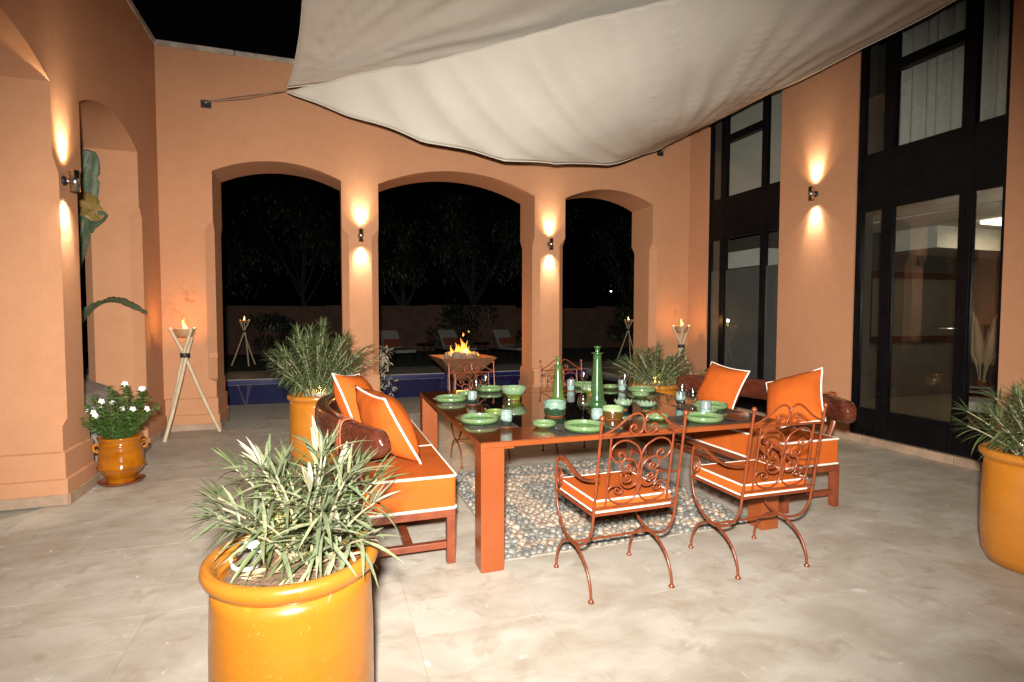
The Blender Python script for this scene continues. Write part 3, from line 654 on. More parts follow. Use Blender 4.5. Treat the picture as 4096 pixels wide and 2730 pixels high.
# ------------------------------------------------------------------ benches (face local +x)
def cushion_piping(parent, x0, x1, y0, y1, z, r=.0085):
    P = []
    for (cx, cy, a0) in ((x1 - .015, y1 - .015, 0), (x0 + .015, y1 - .015, 90), (x0 + .015, y0 + .015, 180), (x1 - .015, y0 + .015, 270)):
        for k in range(4): a = R(a0 + 30 * k); P.append((cx + .016 * math.cos(a), cy + .016 * math.sin(a), z + .002 * math.sin(cx * 31 + cy * 17 + k)))
    MB().tube(P, r, 7, closed=True).build('piping', 'piping', parent)
def bench(label, loc, rz, hl=.985):
    o = thing('bench', label, 'bench', loc, rz, 'orange cushioned benches at the table')
    sx, sy = .272, .925; bp = 'bench_paint'
    for x in (-1, 1):
        for y in (-1, 1):
            x0, x1 = sorted((x * sx, x * (sx - .052))); y0, y1 = sorted((y * sy, y * (sy - .052)))
            MB().box(x0, x1, y0, y1, 0, .283).build('leg', bp, o, bevel=.003)
    for y in (-1, 1):
        y0, y1 = sorted((y * (sy - .006), y * (sy - .046))); MB().box(-sx + .053, sx - .053, y0, y1, .095, .135).build('stretcher', bp, o, bevel=.003)
    MB().box(-.025, .025, -sy + .047, sy - .047, .097, .133).build('stretcher', bp, o, bevel=.003)
    for b in ((-sx, sx, -sy, -sy + .052), (-sx, sx, sy - .052, sy), (-sx, -sx + .052, -sy + .053, sy - .053), (sx - .052, sx, -sy + .053, sy - .053)): MB().box(*b, .284, .330).build('seat_rail', bp, o, bevel=.003)
    MB().box(-sx + .053, sx - .053, -sy + .053, sy - .053, .30, .326).build('seat_board', bp, o)
    for y0, y1 in ((-sy + .002, -.142), (-.136, sy - .002)):
        q = MB().box(-sx + .01, sx + .004, y0, y1, .332, .538).build('seat_cushion', 'fabric', o, bevel=.018, seg=3)
        cushion_piping(q, -sx + .011, sx + .003, y0 + .001, y1 - .001, .531); cushion_piping(q, -sx + .011, sx + .003, y0 + .001, y1 - .001, .340)
    # heavy bent-timber back rail
    n = 64; vs = []; fs = []; m = 18; sg = .34 if hl < 1 else .27; x0_ = -.475
    def frame(t):
        tx = 2 * sg * t / hl; l = math.hypot(tx, 1); return Vector((x0_ + sg * t * t, hl * t, .765 + .012 * math.cos(3 * t))), Vector((1 / l, -tx / l, 0)), Vector((tx / l, 1 / l, 0))
    for i in range(n + 1):
        t = math.sin(math.pi / 2 * (i / n * 2 - 1)); c_, nn, tt = frame(t); e = min(1, (1 - abs(t)) * hl / .075); k = max(.16, math.sqrt(1 - (1 - e) ** 2))
        for q in range(m):
            a = 2 * math.pi * q / m; ca, sa = math.cos(a), math.sin(a)
            px = .055 * (.35 + .65 * k) * math.copysign(abs(ca) ** .62, ca); pz = (.096 - .012 * t * t) * k * math.copysign(abs(sa) ** .62, sa)
            vs.append(c_ + nn * px + Vector((0, 0, pz + .004 * mnoise.noise(Vector((t * 4, q * .4, 0))))))
    for i in range(n):
        for q in range(m): fs.append((i * m + q, i * m + (q + 1) % m, (i + 1) * m + (q + 1) % m, (i + 1) * m + q))
    rail = MB().add(vs, fs, True); rail.add(vs[:m], [tuple(range(m))]); rail.add(vs[-m:], [tuple(range(m))[::-1]])
    ro = rail.build('back_rail', 'rail_wood', o)
    for t in (-.66, .66):
        c_, nn, tt = frame(t); b_ = c_ - nn * .066
        MB().tube(spline([Vector((-sx + .02, b_.y, .30)), Vector((b_.x * .5 - sx * .5 + .01, b_.y, .45)), Vector((b_.x, b_.y, .62)), Vector((b_.x, b_.y, .80)), Vector((b_.x + .015, b_.y, .862))], 5), .032, 6, flat=.4, upv=(1, 0, 0)).build('back_post', bp, o)
        band = []
        for q in range(24):
            a = 2 * math.pi * q / 24; ca, sa = math.cos(a), math.sin(a)
            band.append(c_ + nn * (.060 * math.copysign(abs(ca) ** .62, ca)) + Vector((0, 0, .098 * math.copysign(abs(sa) ** .62, sa))))
        MB().tube(band, .0055, 8, closed=True, flat=4, upv=tuple(tt)).build('rail_band', 'rail_band', ro)
    return o
bench('orange cushioned bench with bent timber back beside the yellow flower pots', (.445, 4.075, 0), 0)
bench('orange cushioned bench with bent timber back below the black windows', (3.49, 4.085, 0), math.pi, 1.07)
def pillow(label, loc, rot, s=.47, th=.085, roll=0):
    n = 16; vs = []; fs = []
    def edge(u, v): return (1 - abs(u) ** 2.6) * (1 - abs(v) ** 2.6)
    for side in (1, -1):
        for i in range(n + 1):
            for j in range(n + 1):
                u, v = i / n * 2 - 1, j / n * 2 - 1
                pin = 1 - .09 * (1 - u * u) * abs(v) ** 3 ; pin2 = 1 - .09 * (1 - v * v) * abs(u) ** 3
                h = th * edge(u, v) ** .62
                h *= 1 + .14 * mnoise.noise(Vector((u * 2.2 + loc[0] * 9, v * 2.2 + loc[1] * 7, side)))
                vs.append((u * s / 2 * pin2, v * s / 2 * pin, side * (h + .002)))
    N1 = (n + 1) ** 2
    for sd in (0, 1):
        for i in range(n):
            for j in range(n):
                q = [sd * N1 + i * (n + 1) + j, sd * N1 + (i + 1) * (n + 1) + j, sd * N1 + (i + 1) * (n + 1) + j + 1, sd * N1 + i * (n + 1) + j + 1]
                fs.append(tuple(q if sd == 0 else q[::-1]))
    o = thing('throw_pillow', label, 'pillow', loc, 0, 'orange throw pillows on the benches'); o.rotation_euler = (Matrix.Rotation(rot[2], 3, 'Z') @ Matrix.Rotation(rot[1], 3, 'Y') @ Matrix.Rotation(rot[0], 3, 'X') @ Matrix.Rotation(roll, 3, 'Z')).to_euler()
    MB().add(vs, fs, True).build('cover', 'fabric', o)
    P = []
    for a, b, c, d in ((-1, -1, 1, -1), (1, -1, 1, 1), (1, 1, -1, 1), (-1, 1, -1, -1)):
        for k in range(12):
            t = k / 12; u, v = a + (c - a) * t, b + (d - b) * t
            P.append((u * s / 2 * (1 - .09 * (1 - v * v) * abs(u) ** 3), v * s / 2 * (1 - .09 * (1 - u * u) * abs(v) ** 3), 0))
    MB().tube(P, .008, 7, closed=True).build('piping', 'piping', o)
    return o
pillow('orange pillow with white piping, front one on the flower pot bench', (.37, 3.62, .775), (R(6), R(60), R(22)), .50, .12)
pillow('orange pillow with white piping tucked behind another by the yellow pot', (.22, 4.22, .83), (R(-14), R(64), R(-38)), .47, .115)
pillow('orange pillow with white piping standing upright, nearer the torch on window bench', (3.60, 4.33, .79), (R(4), R(-66), R(8)), .45, .12, R(-6))
pillow('orange pillow with white piping slumped at the end of window bench', (3.57, 3.43, .80), (R(-6), R(-58), R(14)), .48, .12, R(20))

# ------------------------------------------------------------------ tableware
TZ = TH + .0005
def lathe_mesh(prof, n=36): return MB().lathe(prof, n).mesh('lathe')
dinner = [(.105, 0), (.118, .002), (.126, .007), (.1300, .014), (.1315, .021), (.1312, .028), (.1300, .034), (.1278, .0385), (.1250, .040), (.1225, .0385), (.1212, .034), (.120, .020), (.114, .012), (.100, .0095), (.001, .009)]
small = [(.050, 0), (.054, .004), (.062, .008), (.070, .0135), (.075, .020), (.0770, .027), (.0768, .033), (.0752, .0365), (.0730, .0372), (.0712, .0355), (.070, .030), (.067, .018), (.055, .010), (.001, .009)]
cupp = [(.030, 0), (.033, .005), (.036, .03), (.038, .052), (.0395, .055), (.0395, .060), (.038, .063), (.039, .100), (.0375, .105), (.035, .103), (.033, .02), (.001, .012)]
gl = [(.031, 0), (.032, .002), (.010, .005), (.0042, .012), (.0036, .06), (.0045, .078), (.016, .088), (.031, .104), (.0385, .125), (.039, .142), (.0355, .168), (.032, .188), (.0312, .188), (.0346, .168), (.038, .142), (.0375, .126), (.030, .106), (.014, .091), (.001, .087)]
ME = {k: lathe_mesh(v, 40) for k, v in dict(dinner=dinner, small=small, cup=cupp, glass=gl).items()}
ME['dinner'].materials.append(MATS['plate_green']); ME['glass'].materials.append(MATS['wine_glass'])
ME['small_green'] = ME['small']; ME['small_green'].materials.append(MATS['plate_green']); ME['small_olive'] = lathe_mesh(small); ME['small_olive'].materials.append(MATS['plate_olive'])
ME['cup'].materials.append(MATS['cup_glaze']); ME['cup2'] = lathe_mesh(cupp); ME['cup2'].materials.append(MATS['cup_glaze_speckled'])
mm = MB().box(-.225, .225, -.16, .16, 0, .002).mesh('placemat'); mm.materials.append(MATS['placemat'])
def fork_mesh():
    m = MB()
    prof = [(-.10, .0075), (-.085, .0085), (-.03, .0035), (.02, .003), (.045, .005), (.055, .0115), (.066, .0125)]
    vs = []; fs = []
    for x, w_ in prof:
        z = .0025 + (.004 if .0 < x < .05 else 0)
        vs += [(w_, x, z), (-w_, x, z), (-w_, x, z - .0022), (w_, x, z - .0022)]
    for i in range(len(prof) - 1):
        for k in range(4): fs.append((i * 4 + k, (i + 1) * 4 + k, (i + 1) * 4 + (k + 1) % 4, i * 4 + (k + 1) % 4))
    fs += [(0, 1, 2, 3), tuple(len(vs) - 4 + k for k in (3, 2, 1, 0))]
    m.add(vs, fs)
    for k in range(4): m.box(-.0122 + k * .0068, -.0122 + k * .0068 + .0040, .0655, .105, .0008, .003)
    return m.mesh('fork')
def knife_mesh():
    vs = []; fs = []; prof = [(-.11, .007, .005), (-.02, .0075, .005), (-.005, .005, .004), (.0, .0095, .002), (.08, .0095, .0018), (.105, .004, .0016)]
    for x, w_, h in prof: vs += [(w_, x, h), (-w_ * .6, x, h), (-w_ * .6, x, 0), (w_, x, 0)]
    for i in range(len(prof) - 1):
        for k in range(4): fs.append((i * 4 + k, (i + 1) * 4 + k, (i + 1) * 4 + (k + 1) % 4, i * 4 + (k + 1) % 4))
    fs += [(0, 1, 2, 3), tuple(len(vs) - 4 + k for k in (3, 2, 1, 0))]
    return MB().add(vs, fs).mesh('knife')
FK, KN = fork_mesh(), knife_mesh(); FK.materials.append(MATS['cutlery_steel']); KN.materials.append(MATS['cutlery_steel'])
settings = [   # phrase, plate, rot (diner's facing), small plate, olive?, cup, speckled?, glass
    ('at the near place facing the flower pot bench', (.972, 3.545), -90, (1.150, 3.755), 1, (1.099, 3.349), 0, (1.143, 3.428)),
    ('at the far place facing the flower pot bench', (.985, 4.500), -90, (1.185, 4.768), 0, (1.116, 4.285), 0, (1.195, 4.458)),
    ('behind the chair nearer the corner table leg', (1.536, 3.098), 0, (1.324, 3.253), 0, (1.690, 3.222), 0, (1.630, 3.310)),
    ('behind the chair next to the window bench', (2.442, 3.108), 0, (2.161, 3.238), 0, (2.588, 3.268), 1, (2.560, 3.380)),
    ('at the near place facing the window bench', (2.830, 3.520), 90, (2.668, 3.355), 0, (2.722, 3.748), 0, (2.672, 3.660)),
    ('at the far place facing the window bench', (2.832, 4.500), 90, (2.640, 4.215), 0, (2.705, 4.650), 1, (2.662, 4.530)),
    ('before the chair in line with the fire bowl', (1.471, 5.000), 180, None, 0, None, 0, (1.379, 4.816)),
    ('before the chair in line with the lamp pier', (2.480, 5.010), 180, (2.645, 4.775), 0, (2.230, 4.798), 1, (2.370, 4.806))]
for i, (ph, pl, rot, spl, olive, cp, speck, g_) in enumerate(settings):
    a = R(rot); fx, fy = -math.sin(a), math.cos(a); rx, ry = math.cos(a), math.sin(a)
    cx, cy = pl[0] + fx * .045, pl[1] + fy * .045
    # keep the mat on the table top
    tag(link('placemat', mm, None, loc=(cx, cy, TZ), rot=(0, 0, a)), 'dark woven placemat ' + ph, 'placemat', 'placemats on the table')
    tag(link('dinner_plate', ME['dinner'], None, loc=(*pl, TZ + .0022), rot=(0, 0, i * 1.3)), 'large straight rimmed green plate ' + ph, 'plate', 'green dinner plates')
    fo = link('fork', FK, None, loc=(pl[0] - rx * .165 - fx * .01, pl[1] - ry * .165 - fy * .01, TZ + .0024), rot=(0, 0, a + rng.uniform(-.12, .12))); tag(fo, 'steel fork beside the green plate ' + ph, 'fork', 'forks on the table')
    kn = link('knife', KN, None, loc=(pl[0] + rx * .165, pl[1] + ry * .165, TZ + .0024), rot=(0, 0, a + rng.uniform(-.12, .12))); tag(kn, 'steel knife beside the green plate ' + ph, 'knife', 'knives on the table')
    if spl: tag(link('side_plate', ME['small_olive' if olive else 'small_green'], None, loc=(*spl, TZ), rot=(0, 0, i)), ('small olive dish ' if olive else 'small round green dish ') + ph, 'dish', 'small green dishes')
    if cp: tag(link('ceramic_cup', ME['cup2' if speck else 'cup'], None, loc=(*cp, TZ), rot=(0, 0, i * 2.1)), ('speckled grey aqua cup ' if speck else 'pale aqua drip glazed cup ') + ph, 'cup', 'drip glazed cups')
    tag(link('wine_glass', ME['glass'], None, loc=(*g_, TZ)), 'clear stemmed wine glass ' + ph, 'wine glass', 'wine glasses')
def onto(name, prof, mat, loc, label, cat, n=44): return tag(MB().lathe(prof, n).build(name, mat, loc=(*loc, TZ)), label, cat)
def serrated(name, loc, label, rad=.068, h=.075, teeth=13, mat='shell_glaze', rot=0.):
    prof = [(.030, 0), (.034, .004), (.030, .010), (.045, .022), (.060, .038), (.066, .055), (.068, h)]
    inn = [(.064, h - .001), (.058, .050), (.045, .030), (.001, .020)]
    n = teeth * 6; vs = []; fs = []; P = prof + inn; k_ = rad / .068
    for i, (r, z) in enumerate(P):
        for k in range(n):
            a = 2 * math.pi * k / n; tri = abs(((k / 6) % 1) * 2 - 1)
            dz = 0; dr = 0
            if 5 <= i <= 8: dz = (-.016 * tri if i in (6, 7) else -.006 * tri); dr = .004 * (1 - tri)
            vs.append(((r * k_ + dr) * math.cos(a), (r * k_ + dr) * math.sin(a), z + dz))
    for i in range(len(P) - 1):
        for k in range(n): fs.append((i * n + k, i * n + (k + 1) % n, (i + 1) * n + (k + 1) % n, (i + 1) * n + k))
    fs.append(tuple(range(n))[::-1]); fs.append(tuple((len(P) - 1) * n + k for k in range(n)))
    return tag(MB().add(vs, fs, True).build(name, mat, loc=(*loc, TZ), rot=(0, 0, rot)), label, 'bowl')
onto('serving_bowl', [(.055, 0), (.058, .006), (.052, .012), (.075, .035), (.100, .070), (.114, .106), (.112, .112), (.106, .106), (.094, .072), (.070, .042), (.001, .026)], 'bowl_glaze', (1.521, 4.43), 'wide pale green drip glazed serving bowl at the table middle', 'bowl')
onto('cylinder_pot', [(.068, 0), (.072, .006), (.077, .012), (.079, .060), (.080, .100), (.077, .106), (.073, .100), (.071, .03), (.001, .02)], 'pot_glaze', (1.559, 3.624), 'straight cylinder pot with aqua glaze dripping over black green', 'pot')
onto('open_pot', [(.068, 0), (.071, .004), (.072, .012), (.0725, .080), (.070, .083), (.067, .080), (.065, .02), (.001, .014)], 'pot_glaze_brown', (1.902, 3.395), 'open brown pot with pale green dripping rim', 'pot')
serrated('toothed_bowl', (2.165, 3.700), 'toothed rim bowl with yellow green edge, beside the tall bottle', .066, .078, 11, rot=.2)
serrated('toothed_bowl', (2.305, 3.600), 'toothed rim bowl with pale aqua edge, closest to window bench', .071, .068, 13, rot=.7)
serrated('toothed_bowl', (2.268, 4.440), 'larger toothed bowl half hidden behind the tall green bottle', .092, .092, 12, 'bowl_glaze')
def bottle(name, loc, label, H, r0, r1, zr_, rr, mat):
    o = thing(name, label, 'candlestick', (*loc, TZ))
    b = [(r0 * 1.16, 0), (r0 * 1.2, .004), (r0 * 1.24, .034), (r0 * 1.18, .040), (r0 * 1.02, .044), (r0 * .92, .06)]
    n = 10
    for k in range(1, n + 1): t = k / n; b.append((r0 * .92 + (r1 - r0 * .92) * (1 - (1 - t) ** 1.3), .06 + (zr_ - .075) * t * .985 + 0 * t))
    z = b[-1][1]
    b += [(r1 * 1.05, zr_ - .01), (rr * .92, zr_ - .004), (rr, zr_), (rr * .9, zr_ + .004), (r1 * .6, zr_ + .003), (.001, zr_ + .003)]
    MB().lathe(b, 40).build('body', mat, o)
    MB().lathe([(r1 * .62, zr_ + .0032), (r1 * .50, zr_ + .012), (r1 * .60, H - .02), (r1 * .92, H - .003), (r1 * .86, H), (r1 * .5, H - .004), (.001, H - .012)], 28).build('candle_cup', mat, o)
    return o
bottle('candlestick_bottle', (1.790, 4.10), 'shorter olive green glazed candlestick bottle on the table', .386, .056, .0255, .319, .038, 'bottle_green')
bottle('candlestick_bottle', (2.024, 3.865), 'tallest deep green glazed candlestick bottle on the table', .481, .061, .031, .427, .049, 'bottle_deep')

# ------------------------------------------------------------------ pots and plants
def leaf_mesh(fold=.18, droop=.25, width=.12, n=5):
    vs = []; fs = []
    for i in range(n + 1):
        t = i / n; w_ = width * .5 * (math.sin(math.pi * min(1, t * .93 + .05)) ** .8) * (1 - .25 * t)
        z = -droop * t * t
        vs += [(t, -w_, z + fold * w_), (t, 0, z), (t, w_, z + fold * w_)]
    for i in range(n):
        for k in range(2): fs.append((i * 3 + k, (i + 1) * 3 + k, (i + 1) * 3 + k + 1, i * 3 + k + 1))
    return vs, fs
LM = [leaf_mesh(.5, d, .100) for d in (.10, .32, .62)] + [leaf_mesh(.9, -.03, .19)]
LME = {}
def leaf_obj(k, mat):
    if (k, mat) not in LME:
        me = MB().add(*LM[k], True).mesh('leaf'); me.materials.append(MATS[mat]); LME[(k, mat)] = me
    return LME[(k, mat)]
def basis(p, d, roll, L, upv=Vector((0, 0, 1))):
    d = d.normalized(); s = upv.cross(d)
    if s.length < .05: s = Vector((1, 0, 0)).cross(d)
    s.normalize(); n = d.cross(s); s, n = s * math.cos(roll) + n * math.sin(roll), n * math.cos(roll) - s * math.sin(roll)
    m = Matrix((d * L, s * L, n * L)).transposed().to_4x4(); m.translation = p; return m
def oleander(o, seed, n_stem, H, spread, leaf, soil_z, indiv, mass_mat, tips=.35, gap=.032, lean=0., rmax=.12, side=(0, 0), centre=(0, 0)):
    r = random.Random(seed); leaves = []
    for s in range(n_stem):
        ph = 2 * math.pi * (s + r.uniform(-.3, .3)) / n_stem * 3.0; rr = math.sqrt((s + .5) / n_stem)
        base = Vector((centre[0] + math.cos(ph) * rmax * rr * .7, centre[1] + math.sin(ph) * rmax * rr * .7, soil_z))
        out = Vector((math.cos(ph) + side[0], math.sin(ph) + side[1], 0)); h = H * (1 - .55 * rr ** 2 + r.uniform(-.12, .12)); sp = spread * rr * r.uniform(.75, 1.1)
        P = [base, base + out * sp * .28 + Vector((0, 0, h * .42)), base + out * sp * .66 + Vector((0, 0, h * .78)), base + out * sp + Vector((0, 0, h))]
        path = spline(P, 7)
        MB().tube(path, [.0065 * (1 - .55 * i / len(path)) for i in range(len(path))], 6).build('stem', 'oleander_stem', o)
        Ls = [0]
        for i in range(1, len(path)): Ls.append(Ls[-1] + (path[i] - path[i - 1]).length)
        d0 = Ls[-1] * .30; ang = r.uniform(0, 6)
        while d0 < Ls[-1]:
            i = next(k for k in range(1, len(Ls)) if Ls[k] >= d0); t = (d0 - Ls[i - 1]) / max(Ls[i] - Ls[i - 1], 1e-6); p = path[i - 1].lerp(path[i], t)
            tan = (path[i] - path[i - 1]).normalized(); u = tan.cross(Vector((.3, .2, .9))).normalized(); v = tan.cross(u); f = d0 / Ls[-1]
            ang += 1.05
            for k in range(3):
                a = ang + 2.094 * k + r.uniform(-.25, .25); od = u * math.cos(a) + v * math.sin(a)
                d = od * (1.15 - .55 * f) + tan * (.28 + .75 * f ** 2) + Vector((0, 0, r.uniform(-.2, .12)))
                leaves.append((basis(p, d, r.uniform(-.4, .4), leaf * (1.1 - .25 * f) * r.uniform(.75, 1.15)), r.choice((0, 1, 1, 2)), False))
            d0 += gap * r.uniform(.8, 1.2)
        pale_tuft = r.random() < tips
        for k in range(r.choice((4, 5, 6))):
            a = r.uniform(0, 6.28); d = tan + (u * math.cos(a) + v * math.sin(a)) * r.uniform(.12, .42)
            leaves.append((basis(path[-1] - tan * .005, d, r.uniform(-.4, .4), leaf * r.uniform(.5, .85)), 3 if pale_tuft else 0, pale_tuft))
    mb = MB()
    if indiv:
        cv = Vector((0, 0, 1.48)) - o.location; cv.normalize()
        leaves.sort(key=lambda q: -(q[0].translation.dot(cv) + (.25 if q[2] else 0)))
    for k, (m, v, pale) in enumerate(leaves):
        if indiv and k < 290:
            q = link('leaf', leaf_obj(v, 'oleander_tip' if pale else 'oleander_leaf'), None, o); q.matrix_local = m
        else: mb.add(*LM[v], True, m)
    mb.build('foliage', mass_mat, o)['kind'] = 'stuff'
pot_prof = lambda D, H: [(D * .36, 0), (D * .40, .006), (D * .445, H * .10), (D * .465, H * .28), (D * .462, H * .62), (D * .452, H * .84), (D * .447, H * .905), (D * .462, H * .915), (D * .488, H * .935), (D * .5, H * .96), (D * .493, H * .985), (D * .465, H), (D * .435, H * .992), (D * .415, H * .96), (D * .405, H * .8), (.02, H * .8)]
def planter(label, loc, D, H, seed, ns, ph, sp, leaf, indiv=False, centre=(0, 0), mass='oleander_mass', tips=.3, light=None, gap=.032, cat='plant', side=(0, 0), sl=''):
    o = thing('potted_oleander', label, 'potted plant', loc, 0, 'oleanders in mustard glazed pots')
    p = pot_prof(D, H); po = MB().lathe(p[:7], 64).build('pot', 'mustard_glaze', o); MB().lathe([(D * .440, H * .900)] + p[7:], 64).build('pot_rim', 'mustard_rim', po)
    vs = []; fs = []; n = 40
    for j in range(7):
        for i in range(n): r_ = (.001, .05, .1, .14, .18, .21, .232)[j] * D / .56; a = 2 * math.pi * i / n; vs.append((r_ * math.cos(a), r_ * math.sin(a), H * .90 + .02 * (1 - j / 6) + .012 * mnoise.noise(Vector((r_ * 20 * math.cos(a), r_ * 20 * math.sin(a), seed)))))
    for j in range(6):
        for i in range(n): fs.append((j * n + i, j * n + (i + 1) % n, (j + 1) * n + (i + 1) % n, (j + 1) * n + i))
    MB().add(vs, fs, True).build('soil', 'soil', o)
    if indiv:
        r = random.Random(4); m = MB()
        for k in range(70):
            a = r.uniform(0, 6.28); rr = r.uniform(.05, .21); v, f = leaf_mesh(.3, r.uniform(-.2, .2), .2, 3)
            m.add(v, f, True, basis(Vector((rr * math.cos(a), rr * math.sin(a), H * .90 + .022)), Vector((r.uniform(-1, 1), r.uniform(-1, 1), r.uniform(-.1, .4))), r.uniform(-1, 1), r.uniform(.03, .09)))
        m.build('leaf_litter', 'dry_leaf', o)['kind'] = 'stuff'
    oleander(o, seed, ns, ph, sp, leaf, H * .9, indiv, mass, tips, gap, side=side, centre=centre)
    if light:
        (lx, ly), aim, e = light; lz = H * .90 + .055
        lo = thing('garden_spotlight', 'grey spotlight glowing among the stems ' + sl, 'spotlight', (loc[0] + lx, loc[1] + ly, lz), 0, 'spotlights in the plant pots')
        d = (Vector(aim) - Vector((lx, ly, lz))).normalized(); lo.rotation_euler = d.to_track_quat('Z', 'Y').to_euler()
        b = MB().lathe([(.016, -.075), (.018, -.072), (.020, -.055), (.030, -.05), (.038, -.02), (.043, .0), (.043, .012), (.039, .012), (.036, .004), (.001, .003)], 28).build('housing', 'grey_plastic', lo)
        MB().lathe([(.034, .0045), (.034, .0065), (.001, .007)], 24).build('lens', 'bulb_warm', lo)
        MB().tube([(0, 0, -.07), (0, 0, -.09), (.0, .0, -.10)], .010, 10).build('cable_gland', 'grey_plastic', lo)
        if indiv: tag(MB().tube(spline([(-.21 - .01, 1.93 + .10 - .06, H * .9 + .035), (-.23, 1.93, H * .9 + .025), (-.29, 1.95, H * .9 + .02), (-.315, 2.02, H * .9 + .03)], 8), .007, 8).build('white_cable', 'white_cable'), 'white electric cable lying on the soil of the front pot', 'cable')
        lamp('spotlight_beam', 'SPOT', (0, 0, .012), e, (1, .60, .18), aim=(0, 0, 1), parent=lo, size=.025, angle=110, blend=.8)
    return o
planter('big mustard pot oleander at the front, pale leaves and grey spotlight', (-.113, 1.930, 0), .552, .70, 11, 27, .35, .25, .160, True, centre=(.05, .09), side=(-.16, .10), gap=.034, light=((-.135, .10), (.05, .05, .95), 14), tips=.32, sl='in the biggest looking front pot')
planter('mustard pot with dense dark oleander behind the flower pot bench', (-.10, 5.83, 0), .56, .70, 5, 60, .70, .44, .14, light=((.03, -.13), (.02, .05, 1.2), 16), gap=.027, tips=.04, side=(.12, 0), sl='in the pot behind the bench, below the dense oleander')
planter('mustard pot oleander behind the window bench, near the torch', (3.72, 5.63, 0), .56, .68, 8, 40, .46, .44, .14, light=((-.03, -.10), (.06, .06, 1.2), 20), tips=.1, sl='in the pot between torch and window bench')
planter('mustard pot oleander standing at the glass door', (3.97, 2.02, 0), .56, .69, 21, 34, .40, .34, .14, light=((.10, .12), (.0, .0, 1.0), 12), tips=.1, sl='in the pot at the glass door')

# glazed jar with white flowers
jl = (-1.735, 5.66, 0)
jr = thing('glazed_jar', 'amber glazed two handled jar with white flowering plant on a saucer', 'potted plant', jl, R(20))
jb = MB().lathe([(.105, .012), (.108, .02), (.10, .035), (.115, .06), (.155, .11), (.170, .145), (.176, .150), (.172, .157), (.168, .22), (.164, .30), (.160, .335), (.164, .340), (.160, .346), (.148, .365), (.158, .385), (.172, .405), (.172, .415), (.160, .418), (.148, .410), (.140, .38), (.02, .37)], 56).build('jar', 'jar_glaze', jr)
for z, rr in ((.150, .176), (.342, .164)):
    P = [((rr + .003 * (k % 2)) * math.cos(2 * math.pi * k / 72), (rr + .003 * (k % 2)) * math.sin(2 * math.pi * k / 72), z + .004 * (k % 2)) for k in range(72)]
    MB().tube(P, .006, 6, closed=True).build('rope_band', 'jar_glaze', jb)
for a in (0, math.pi):
    MB().tube(spline([(math.cos(a) * .155, 0, .358), (math.cos(a) * .185, 0, .355), (math.cos(a) * .197, 0, .332), (math.cos(a) * .187, 0, .305), (math.cos(a) * .164, 0, .290)], 6), .013, 9).build('handle', 'jar_glaze', jb)
MB().lathe([(.13, 0), (.16, .004), (.172, .022), (.178, .026), (.172, .028), (.158, .016), (.02, .011)], 48).build('saucer', 'saucer_clay', jr)
MB().lathe([(.139, .372), (.001, .385)], 24).build('soil', 'soil', jr)
r = random.Random(2); fo = MB(); jleaf = leaf_mesh(.3, .25, .5, 4)
for s in range(26):
    ph = s * 2.4; sp_ = .31 * math.sqrt((s + .5) / 26); h = .22 + .28 * r.random() * (1 - .3 * sp_ / .31); out = Vector((math.cos(ph), math.sin(ph), 0))
    path = spline([Vector((0, 0, .38)) + out * .04, Vector((0, 0, .38 + h * .5)) + out * (.04 + sp_ * .5), Vector((0, 0, .38 + h)) + out * sp_], 9)
    MB().tube(path, .0028, 5).build('stem', 'jar_plant_leaf', jr)
    for i, p in enumerate(path[2:]):
        for k in range(5):
            a = r.uniform(0, 6.28); fo.add(*jleaf, True, basis(p, Vector((math.cos(a), math.sin(a), r.uniform(-.1, .5))), r.uniform(-.5, .5), r.uniform(.035, .058)))
    if s % 2 == 0:
        fm = MB(); top = path[-1] + Vector((0, 0, .015)); pet = leaf_mesh(.1, .1, .95, 3)
        fn = Vector((r.uniform(0, .6), -.8, r.uniform(.3, .8))).normalized(); fu = fn.cross(Vector((0, 0, 1))).normalized(); fv = fn.cross(fu)
        for k in range(5): fm.add(*pet, True, basis(top, fu * math.cos(k * 1.257) + fv * math.sin(k * 1.257) + fn * .12, 0, .030, fn))
        fm.build('flower', 'petal', jr)
fo.build('foliage', 'jar_plant_leaf', jr)['kind'] = 'stuff'

